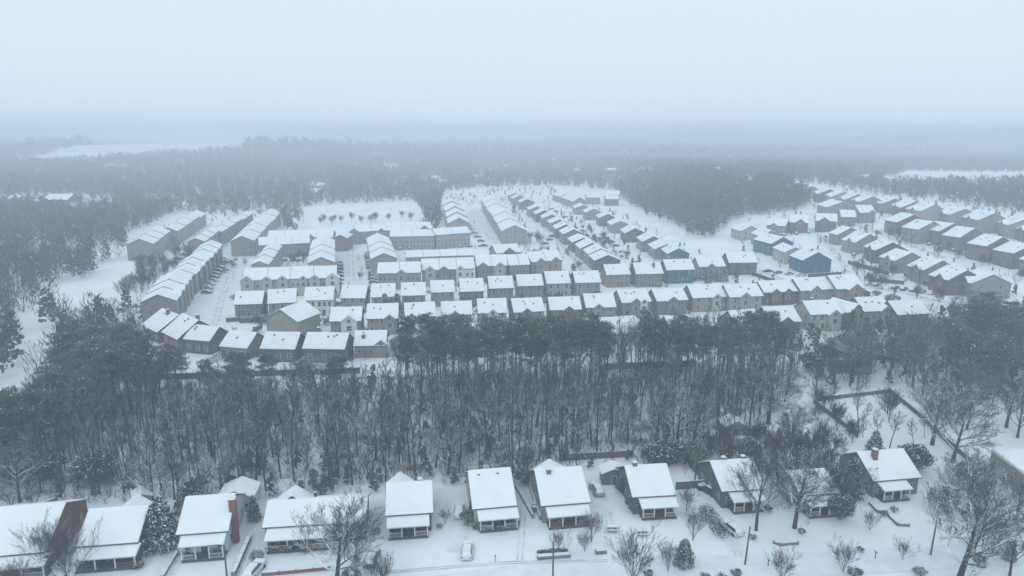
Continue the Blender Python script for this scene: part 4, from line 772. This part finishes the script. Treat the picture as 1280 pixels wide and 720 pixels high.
# ---------------------------------------------------------------- fences and walls
def fence(px, h_, label, m='fence_wood', th=.12, name='fence', cat='fence', snow=True):
    ps = [at(*p) for p in px]; o = ps[0]; t = thing(name, label, cat, o)
    for a, b in zip(ps, ps[1:]):
        d = b - a; L = d.length; an = atan2(d.y, d.x); n = max(1, int(round(L / 2.4)))
        mb = MB(); mb.box(0, L, -th / 2, th / 2, -.3, h_, 0)
        if snow: mb.box(0, L, -th / 2 - .03, th / 2 + .03, h_, h_ + .09, 1)
        part('panel', mb, [m, 'snow'], t, a - o, an)
        mp = MB()
        mp.box(-.07, .07, -th / 2 - .06, th / 2 + .06, -.3, h_ + .15, 0, 1); me = mp.mesh('post', [m, 'snow'])
        for i in range(n + 1): link('post', me, t, a - o + d * (i / n), an)
    return t
fence([(1017, 504), (1072, 547)], 1.2, 'dark board fence on the near side of the right hand yard')
fence([(1019, 502), (1060, 497), (1112, 491)], 1.0, 'board fence along the back of the right hand yard')
fence([(1113, 492), (1150, 522), (1190, 560), (1225, 590)], 1.2, 'long dark fence down the right side of yard')
fence([(190, 474), (260, 473), (330, 470), (450, 466)], 1.6, 'long dark retaining wall between left houses and the wood', 'dark_trim', .4, 'retaining_wall', 'wall')
fence([(755, 462), (820, 460), (870, 458)], 1.8, 'dark fence behind the trees right of the pines')
fence([(645, 610), (666, 648)], .7, 'low dark wall on the left of the narrow steps', 'stone', .25, 'garden_wall', 'wall')
fence([(660, 603), (675, 650)], .7, 'low dark wall between steps and brown fronted cottage', 'stone', .25, 'garden_wall', 'wall')
fence([(292, 722), (312, 676)], .9, 'dark stone wall stepping down beside the left driveway', 'stone', .5, 'garden_wall', 'wall')
fence([(203, 724), (222, 692)], .5, 'low wall left of the white cottage lawn', 'stone', .3, 'garden_wall', 'wall')
fence([(328, 720), (412, 712)], .6, 'low red brick wall at the bottom before the wide cottage', 'brick_red', .3, 'garden_wall', 'wall')
fence([(672, 699), (712, 696)], .6, 'short low hedge-topped wall behind the utility pole', 'stone', .6, 'garden_wall', 'wall')
fence([(745, 692), (757, 691)], .6, 'very short stone wall before the teal cottage', 'stone', .6, 'garden_wall', 'wall')
fence([(967, 679), (975, 682), (997, 680)], .5, 'low dark wall at the roots of the thick oak', 'stone', .35, 'garden_wall', 'wall')
fence([(1087, 630), (1097, 641), (1108, 641)], .5, 'angled low dark wall before the grey cottage', 'stone', .3, 'garden_wall', 'wall')
fence([(1110, 645), (1122, 657), (1136, 658)], .5, 'curved low dark wall right of the path', 'stone', .3, 'garden_wall', 'wall')
fence([(845, 612), (882, 609)], 1.5, 'dark fence between teal and green cottages')
fence([(700, 576), (790, 571)], 1.4, 'wire garden fence behind the brown fronted cottage', 'fence_wood', .06)
fence([(283, 403), (350, 398), (400, 393)], 1.6, 'brown garden fence behind the blue grey house', 'fence_wood')
fence([(0, 655), (45, 640), (70, 630)], 1.2, 'dark fence behind the brick cottage at the left')
# long hedge
def hedge(px, wd, ht, label, leaf='hedge_leaf'):
    a, b = at(*px[0]), at(*px[1]); d = b - a; r = random.Random(5); mb = MB(); n = int(d.length / .35); st = MB()
    for k in range(n):
        p = d * (k / n); f = min(1, min(k, n - k) / 4 + .5)
        for s in (-.5, 0, .5):
            q = Vector((-d.y, d.x, 0)).normalized() * s * wd * .7 * f; clump(r, mb, p + q + Vector((0, 0, ht * .55)), wd * .3, 26, .13, 0, 1, .04, 1.6 * ht / wd * .8)
        if k % 3 == 0: st.tube([p + Vector((0, 0, -.1)), p + Vector((0, 0, ht * .7))], [.04, .02], 4)
    t = thing('hedge', label, 'hedge', a); part('foliage', mb, [leaf, 'snow'], t); part('stem', st, ['bark'], t)
hedge([(880, 640), (905, 676)], 2.4, 1.8, 'long dark brown hedge beside the driveway of the green cottage')
hedge([(592, 662), (650, 657)], 1.2, 1.2, 'olive green hedge along the pale cottage porch', 'shrub_leaf')
hedge([(673, 694), (711, 691)], .8, .9, 'clipped dark hedge topped with snow near the utility pole')
hedge([(905, 634), (950, 632)], 1.4, 1.5, 'dark green hedge against the green cottage', 'needles_dark')
# sheds
def shed(label, x, y, w_, d_, h_, wall, rz=0):
    p = at(x, y); t = thing('shed', label, 'shed', p, rz); mb = MB(); mb.ext([(-w_ / 2, -.3), (w_ / 2, -.3), (w_ / 2, h_), (0, h_ + w_ * .22), (-w_ / 2, h_)], -d_ / 2, d_ / 2, axis='y'); part('wall', mb, ['wall_' + wall], t)
    mb = MB()
    for s in (-1, 1): mb.ext([(s * (w_ / 2 + .2), h_ - .04), (0, h_ + w_ * .22 + .04), (0, h_ + w_ * .22 + .2), (s * (w_ / 2 + .18), h_ + .12)], -d_ / 2 - .2, d_ / 2 + .2, axis='y')
    part('roof', mb, ['snow_roof'], t); link('door', DOOR, t, (0, -d_ / 2 - .02, .05), 0, (1, 1, 1.8)); link('window', WIN, t, (w_ * .32, -d_ / 2 - .02, 1.4), 0, (.6, 1, .6)); FOOT.append((p.x, p.y, 2.5))
shed('small pale blue shed behind the driveway left of the teal cottage', 766, 601, 4.6, 3.2, 2.2, 'teal')
shed('small grey shed behind the dark sided cottage', 179, 630, 3, 3, 2, 'grey', .5)
shed('long low outbuilding behind the white cottage', 300, 632, 6, 5, 2.8, 'white', .1)
shed('little shed at the wood edge near the conifer', 915, 540, 5, 4, 2.2, 'grey', .1)
# ---------------------------------------------------------------- cars
def car_parts():
    r = {}
    mb = MB(); prof = [(-2.2, .35), (-2.25, .75), (-2.1, .95), (-1.0, 1.0), (1.2, 1.0), (2.0, .88), (2.25, .7), (2.2, .35)]
    n = len(prof); mb.ext([(p[0], p[1]) for p in prof], -.88, .88, axis='y')
    cab = [(-1.95, .98), (-1.55, 1.42), (.25, 1.45), (1.05, .98)]
    o = len(mb.v)
    for s in (-1, 1): mb.v += [(p[0], s * (.80 if p[1] < 1.2 else .66), p[1]) for p in cab]
    mb.f += [(o + 1, o + 2, o + 6, o + 5)]; mb.m += [0]
    r['body'] = mb
    g = MB(); g.v = list(mb.v[o:]); g.f = [(0, 1, 2, 3)[::-1], (4, 5, 6, 7), (0, 4, 5, 1), (3, 2, 6, 7)]; g.m = [0] * 4; r['window'] = g
    s = MB(); vs = []
    for sy in (-1, 1): vs += [(-1.5, sy * .62, 1.44), (.2, sy * .62, 1.47), (-1.4, sy * .5, 1.58), (.1, sy * .5, 1.60)]
    s.add(vs, [(2, 6, 7, 3), (0, 2, 3, 1), (4, 5, 7, 6), (0, 4, 6, 2), (1, 3, 7, 5)]); s.box(1.15, 2.05, -.78, .78, .9, 1.08); s.box(-2.1, -1.9, -.75, .75, .95, 1.08)
    s.add([(-1.97, -.7, 1.03), (-1.97, .7, 1.03), (-1.58, .6, 1.46), (-1.58, -.6, 1.46)], [(0, 1, 2, 3)]); s.add([(1.06, -.7, 1.03), (1.06, .7, 1.03), (.3, .6, 1.5), (.3, -.6, 1.5)], [(0, 3, 2, 1)])
    r['snow_cover'] = s
    wv = MB(); wv.tube([Vector((0, -.1, 0)), Vector((0, .1, 0))], [.32, .32], 12); wv.f.append(tuple(range(12))[::-1]); wv.m.append(0); r['wheel'] = wv
    l = MB(); l.box(-2.28, -2.2, -.8, -.55, .68, .84); r['tail_lamp'] = l
    return r
CP = car_parts(); CM = {k: CP[k].mesh(k, {'window': ['glass'], 'snow_cover': ['snow'], 'wheel': ['rubber'], 'tail_lamp': ['lamp_red'], 'body': ['car_white']}[k]) for k in CP}
BODY = {}
for c in ('white', 'black', 'silver', 'red', 'blue', 'grey'): BODY[c] = CP['body'].mesh('body', ['car_' + c])
def car(p, rz, col, label, group=None, detail=True):
    t = thing('parked_car', label, 'car', p, rz, group); link('body', BODY[col], t); link('window', CM['window'], t); link('snow_cover', CM['snow_cover'], t)
    for x in (-1.4, 1.4):
        for y in (-.8, .8): link('wheel', CM['wheel'], t, (x, y, .32))
    if detail:
        link('tail_lamp', CM['tail_lamp'], t); link('tail_lamp', CM['tail_lamp'], t, (0, 1.35, 0))
    return t
for x, y, rz, col, lab in ((584, 692, 90, 'white', 'snow covered car alone on the open snow before the pale cottage'), (574, 642, 92, 'white', 'snow covered car on the driveway beside the pale cottage'), (465, 702, 88, 'grey', 'dark car with snowy roof beside the big dark limbed tree'),
                           (746, 615, 100, 'silver', 'snow covered car on the driveway right of the brown fronted cottage'), (886, 616, 125, 'black', 'black car parked behind the long hedge'), (914, 664, 112, 'white', 'white car nosed against the long hedge'), (318, 716, 80, 'white', 'white van-sized car at the bottom left driveway'),
                           (1262, 592, 140, 'red', 'dark red car by the flat roofed building')):
    car(at(x, y), R(rz), col, lab)
cc = ['white', 'black', 'silver', 'grey', 'blue', 'white', 'grey', 'red']
def cars_line(a, b, n, rz, place, skip=.15):
    A, B = at(*a), at(*b)
    for i in range(n):
        if random.random() < skip: continue
        p = A.lerp(B, i / max(1, n - 1)); p.z = hf(p.x, p.y); p.x += random.uniform(-.3, .3); c = cc[(i * 3 + n) % 8]
        car(p, R(rz + random.uniform(-4, 4)), c, '%s snow topped car parked %s' % (c, place), 'cars parked ' + place, False)
cars_line((472, 372), (460, 318), 16, 5, 'on the right side of the central street')
cars_line((422, 372), (424, 330), 10, 175, 'on the left side of the central street')
cars_line((255, 372), (282, 325), 12, -10, 'along the left street')
cars_line((345, 327), (383, 325), 8, 90, 'in the courtyard')
cars_line((650, 345), (690, 296), 9, 30, 'left of the staggered row')
cars_line((605, 308), (578, 272), 9, 0, 'along the lane beside the cream townhouses')
cars_line((735, 318), (700, 281), 9, 20, 'along the middle street')
cars_line((1085, 356), (1165, 368), 8, 40, 'on the lots below the hillside')
cars_line((1080, 330), (1050, 305), 6, 60, 'outside the lowest hillside row')
cars_line((960, 340), (1000, 345), 4, 20, 'by the big blue house')
cars_line((770, 308), (752, 294), 4, 20, 'across the middle street')
for rowpx, n, rz, place in ((((300, 384), (455, 377)), 6, 90, 'between the two left detached rows'), (((470, 374), (700, 360)), 10, 90, 'between the central detached rows'), (((720, 358), (940, 338)), 8, 90, 'between the right detached rows'),
                            (((305, 368), (420, 367)), 9, 90, 'before the cream townhouses'), (((475, 360), (700, 350)), 16, 90, 'before the front terraces'), (((1020, 352), (1060, 346)), 4, 60, 'in the lane by the big blue house'),
                            (((965, 296), (1040, 288)), 6, 70, 'before the valley facing houses'), (((1120, 296), (1260, 332)), 10, 60, 'below the middle hillside row'), (((720, 300), (760, 330)), 6, 20, 'in the middle street drives'), (((690, 262), (720, 280)), 6, 20, 'at the far end of the middle street'),
                            (((215, 330), (250, 306)), 6, -20, 'behind the long left block'), (((500, 312), (600, 308)), 9, 90, 'by the low garages')):
    cars_line(rowpx[0], rowpx[1], n, rz, place)
gd = 0
for a, b, n in (((300, 398), (500, 392), 22), ((500, 392), (760, 380), 26), ((760, 380), (1050, 362), 28), ((300, 372), (500, 366), 18), ((520, 366), (760, 350), 22), ((330, 430), (500, 428), 14), ((1050, 300), (1210, 356), 26), ((1110, 284), (1280, 324), 26), ((700, 280), (790, 330), 22), ((250, 350), (300, 325), 8), ((1060, 370), (1240, 400), 26)):
    A, B = at(*a), at(*b)
    for i in range(n):
        x, y = (A + (B - A) * random.random())[:2]; x += random.uniform(-6, 6); y += random.uniform(-12, 12)
        if clear(x, y, -.5): put(CV[random.choice(('bush', 'bush_dark', 'bush_bare', 'bush_dark'))], x, y, random.uniform(1.4, 3.6), 'dark garden shrub dusted with snow among the estate houses', 'bush', 'garden shrubs in the housing estate', 'bush', wx=1.2)
for a, b, lab in (((455, 380), (456, 366), 'short garden fence right of the tan sided house'), ((300, 404), (340, 402), 'dark rear fence at the left garden'), ((705, 342), (752, 372), 'dark fence running down beside the grey gabled end'), ((940, 344), (990, 362), 'dark wall curving below the big blue house'),
                  ((1010, 347), (1052, 343), 'dark retaining wall under the big blue house'), ((1085, 352), (1130, 356), 'dark retaining wall on the lot below the hillside'), ((1060, 330), (1110, 345), 'retaining wall along the lowest hillside street'), ((1130, 345), (1180, 368), 'second retaining wall on the hillside lots'), ((1180, 300), (1262, 330), 'garden fence behind the lowest hillside row')):
    fence([a, b], 1.8, lab, 'dark_trim')
# ---------------------------------------------------------------- poles, lamps, flag, small yard things
def pole(label, x, y, ht, arm=True, lean=0, lamp=False):
    p = at(x, y); t = thing('street_lamp' if lamp else 'utility_pole', label, 'street lamp' if lamp else 'utility pole', p); mb = MB(); mb.tube([Vector((0, 0, -.3)), Vector((lean, 0, ht))], [.15, .1], 8); part('pole', mb, ['wood_brown' if not lamp else 'dark_trim'], t)
    if lamp:
        mb = MB(); mb.tube([Vector((0, 0, ht - .1)), Vector((-.8, -.4, ht + .3)), Vector((-1.5, -.8, ht + .35))], [.05, .045, .04], 5); part('arm', mb, ['dark_trim'], t)
        mb = MB(); mb.box(-1.9, -1.3, -1.0, -.65, ht + .25, ht + .42); part('lamp_head', mb, ['metal_grey'], t)
    elif arm:
        mb = MB(); mb.box(lean - 1.1, lean + 1.1, -.06, .06, ht - .7, ht - .58, 0, 1); part('crossarm', mb, ['wood_brown', 'snow'], t)
        for s in (-1, -.4, .4, 1):
            mb = MB(); mb.tube([Vector((lean + s, 0, ht - .58)), Vector((lean + s, 0, ht - .38))], [.05, .03], 6); part('insulator', mb, ['metal_grey'], t)
        mb = MB(); mb.tube([Vector((lean + .3, -.1, ht - 2.0)), Vector((lean + .3, -.1, ht - 1.2))], [.2, .2], 10); part('transformer', mb, ['metal_grey'], t)
    return p
pole('dark utility pole rising from the bottom edge at centre', 691, 728, 6.6, False)
pole('wooden utility pole leaning slightly beside the white car', 931, 706, 6.4, False, .35)
pole('wooden utility pole with transformer under the giant oak', 1163, 694, 7.6, True, .3)
pole('slim dark street lamp at the foot of the white cottage driveway', 284, 724, 5.6, lamp=True)
def flag():
    p = at(443, 712); t = thing('flagpole', 'small striped flag on a short pole beside the big dark tree', 'flag', p); mb = MB(); mb.tube([Vector((0, 0, -.1)), Vector((0, 0, 2.4))], [.03, .02], 6); part('pole', mb, ['trim'], t)
    mb = MB(); n = 10
    for k in range(n):
        a, b = .02 + k * .09, .02 + (k + 1) * .09
        for s in range(7): mb.add([(a, .05 * sin(k), 1.4 + s * .13), (b, .05 * sin(k + 1), 1.4 + s * .13), (b, .05 * sin(k + 1), 1.53 + s * .13), (a, .05 * sin(k), 1.53 + s * .13)], [(0, 1, 2, 3)], 2 if (k < 4 and s > 2) else s % 2)
    part('flag_cloth', mb, ['flag_red', 'flag_white', 'flag_blue'], t)
flag()
def bench(label, x, y):
    p = at(x, y); t = thing('picnic_table', label, 'table', p); mb = MB(); mb.box(-.9, .9, -.4, .4, .7, .76, 0); mb.box(-.88, .88, -.38, .38, .76, .86, 1); part('tabletop', mb, ['wood_brown', 'snow'], t)
    for s in (-1, 1):
        mb = MB(); mb.box(-.9, .9, s * .75 - .13, s * .75 + .13, .42, .47, 0); mb.box(-.88, .88, s * .75 - .12, s * .75 + .12, .47, .54, 1); part('seat', mb, ['wood_brown', 'snow'], t)
        mb = MB(); mb.box(s * .6 - .05, s * .6 + .05, -.8, .8, .34, .42); mb.box(s * .6 - .05, s * .6 + .05, -.5, -.4, 0, .7); mb.box(s * .6 - .05, s * .6 + .05, .4, .5, 0, .7); part('leg', mb, ['wood_brown'], t)
bench('dark picnic table with snow before the teal cottage, left one', 765, 663); bench('dark picnic table on the snow closer to teal porch', 803, 668)
def bin_(label, x, y, rz=0):
    p = at(x, y); t = thing('wheelie_bin', label, 'bin', p, rz); mb = MB(); mb.add([(-.25, -.25, .05), (.25, -.25, .05), (.25, .25, .05), (-.25, .25, .05), (-.3, -.32, 1), (.3, -.32, 1), (.3, .32, 1), (-.3, .32, 1)], [(0, 3, 2, 1), (0, 1, 5, 4), (1, 2, 6, 5), (2, 3, 7, 6), (3, 0, 4, 7)]); part('body', mb, ['dark_trim'], t)
    mb = MB(); mb.box(-.33, .33, -.36, .36, 1, 1.06, 0); mb.box(-.3, .3, -.33, .33, 1.06, 1.16, 1); part('lid', mb, ['dark_trim', 'snow'], t)
bin_('dark bin on the steps left of the brown fronted cottage', 667, 636); bin_('second dark bin further down the same steps', 668, 640)
bin_('small dark bin on the playfield in the left clearing', 112, 370)
def mailbox(label, x, y):
    p = at(x, y); t = thing('mailbox', label, 'mailbox', p); mb = MB(); mb.box(-.05, .05, -.05, .05, -.1, 1.05); part('post', mb, ['wood_brown'], t); mb = MB(); mb.box(-.1, .1, -.25, .25, 1.05, 1.3, 0); mb.box(-.1, .1, -.25, .25, 1.3, 1.38, 1); part('box', mb, ['dark_trim', 'snow'], t)
mailbox('mailbox on a thin post in the snow near the small rounded tree', 960, 708); mailbox('mailbox by the curb above the lone car', 619, 702); mailbox('mailbox near the bottom right shrub', 1094, 698)
# radio mast
p = at(886, 180); t = thing('radio_mast', 'thin lattice radio mast fading in the haze on the horizon', 'mast', p); mb = MB(); Hm = 76
for k in range(3):
    a = k * 2.1; mb.tube([Vector((cos(a) * 2.5, sin(a) * 2.5, 0)), Vector((cos(a) * .6, sin(a) * .6, Hm))], [.35, .2], 4)
for k in range(22):
    z = k * 5; f = 2.5 - 1.9 * z / Hm; q = [Vector((cos(j * 2.1) * f, sin(j * 2.1) * f, z + (j % 2) * 2.5)) for j in range(3)]; mb.tube(q + [q[0]], [.12] * 4, 3)
part('lattice', mb, ['metal_grey'], t)
# ---------------------------------------------------------------- bare trees: the largest 290 in view stand as things, the rest as one cover
BARE.sort(key=lambda b: (not b[0], -b[1])); CNT = 0; REST = []
for i, (fi, sc_, kd, x, y, h_, lab, gr) in enumerate(BARE):
    seen = abs(x / (y * cp + H * sp_)) < .76 and y > 60
    if CNT < 288 and seen: put(random.choice(TV[kd]), x, y, h_, lab, group=gr, wx=.72 if lab.startswith('tall thick') else .95 if 'pole gap' in lab else 1.12 if kd == 'oak' and fi else 1.); CNT += 1
    else: REST.append((kd, x, y, h_))
Vs, Fs, Ms, off = [], [], [], 0
for kd, x, y, h_ in REST:
    v, f, mm, top = random.choice(LV[kd]); k = h_ / top; a = random.uniform(0, 6.28); q = np.empty_like(v)
    q[:, 0] = (v[:, 0] * cos(a) - v[:, 1] * sin(a)) * k + x; q[:, 1] = (v[:, 0] * sin(a) + v[:, 1] * cos(a)) * k + y; q[:, 2] = v[:, 2] * k + hf(x, y)
    Vs.append(q); Fs.append(f + off); Ms.append(mm); off += len(v)
V_ = np.concatenate(Vs); F_ = np.concatenate(Fs); M_ = np.concatenate(Ms).astype(np.int32); nf = len(F_)
me = bpy.data.meshes.new('tree_cover'); me.vertices.add(len(V_)); me.vertices.foreach_set('co', V_.ravel()); me.loops.add(nf * 4); me.loops.foreach_set('vertex_index', F_.ravel())
me.polygons.add(nf); me.polygons.foreach_set('loop_start', np.arange(0, nf * 4, 4, dtype=np.int32)); me.polygons.foreach_set('loop_total', np.full(nf, 4, dtype=np.int32))
for k in ('bark', 'limb', 'twig'): me.materials.append(MATS[k])
me.polygons.foreach_set('material_index', M_); me.update(calc_edges=True); print('cover faces', nf, 'rest', len(REST))
tag(link('tree_cover', me), 'crowded leafless trees filling the wood and the gaps between the houses', 'trees', kind='stuff')
# ---------------------------------------------------------------- haze
m = bpy.data.materials.new('haze'); m.use_nodes = True; N = m.node_tree.nodes
N.remove(N['Principled BSDF']); pv = N.new('ShaderNodeVolumePrincipled'); pv.inputs['Color'].default_value = (*HAZE_COL, 1); pv.inputs['Density'].default_value = HAZE; pv.inputs['Anisotropy'].default_value = .05
m.node_tree.links.new(pv.outputs[0], N['Material Output'].inputs['Volume']); MATS['haze'] = m
mb = MB(); mb.box(-7900, 7900, -7900, 7900, -5, 92); hz = part('haze', mb, ['haze']); tag(hz, 'even pale blue winter haze over the whole neighbourhood', 'haze', kind='stuff')
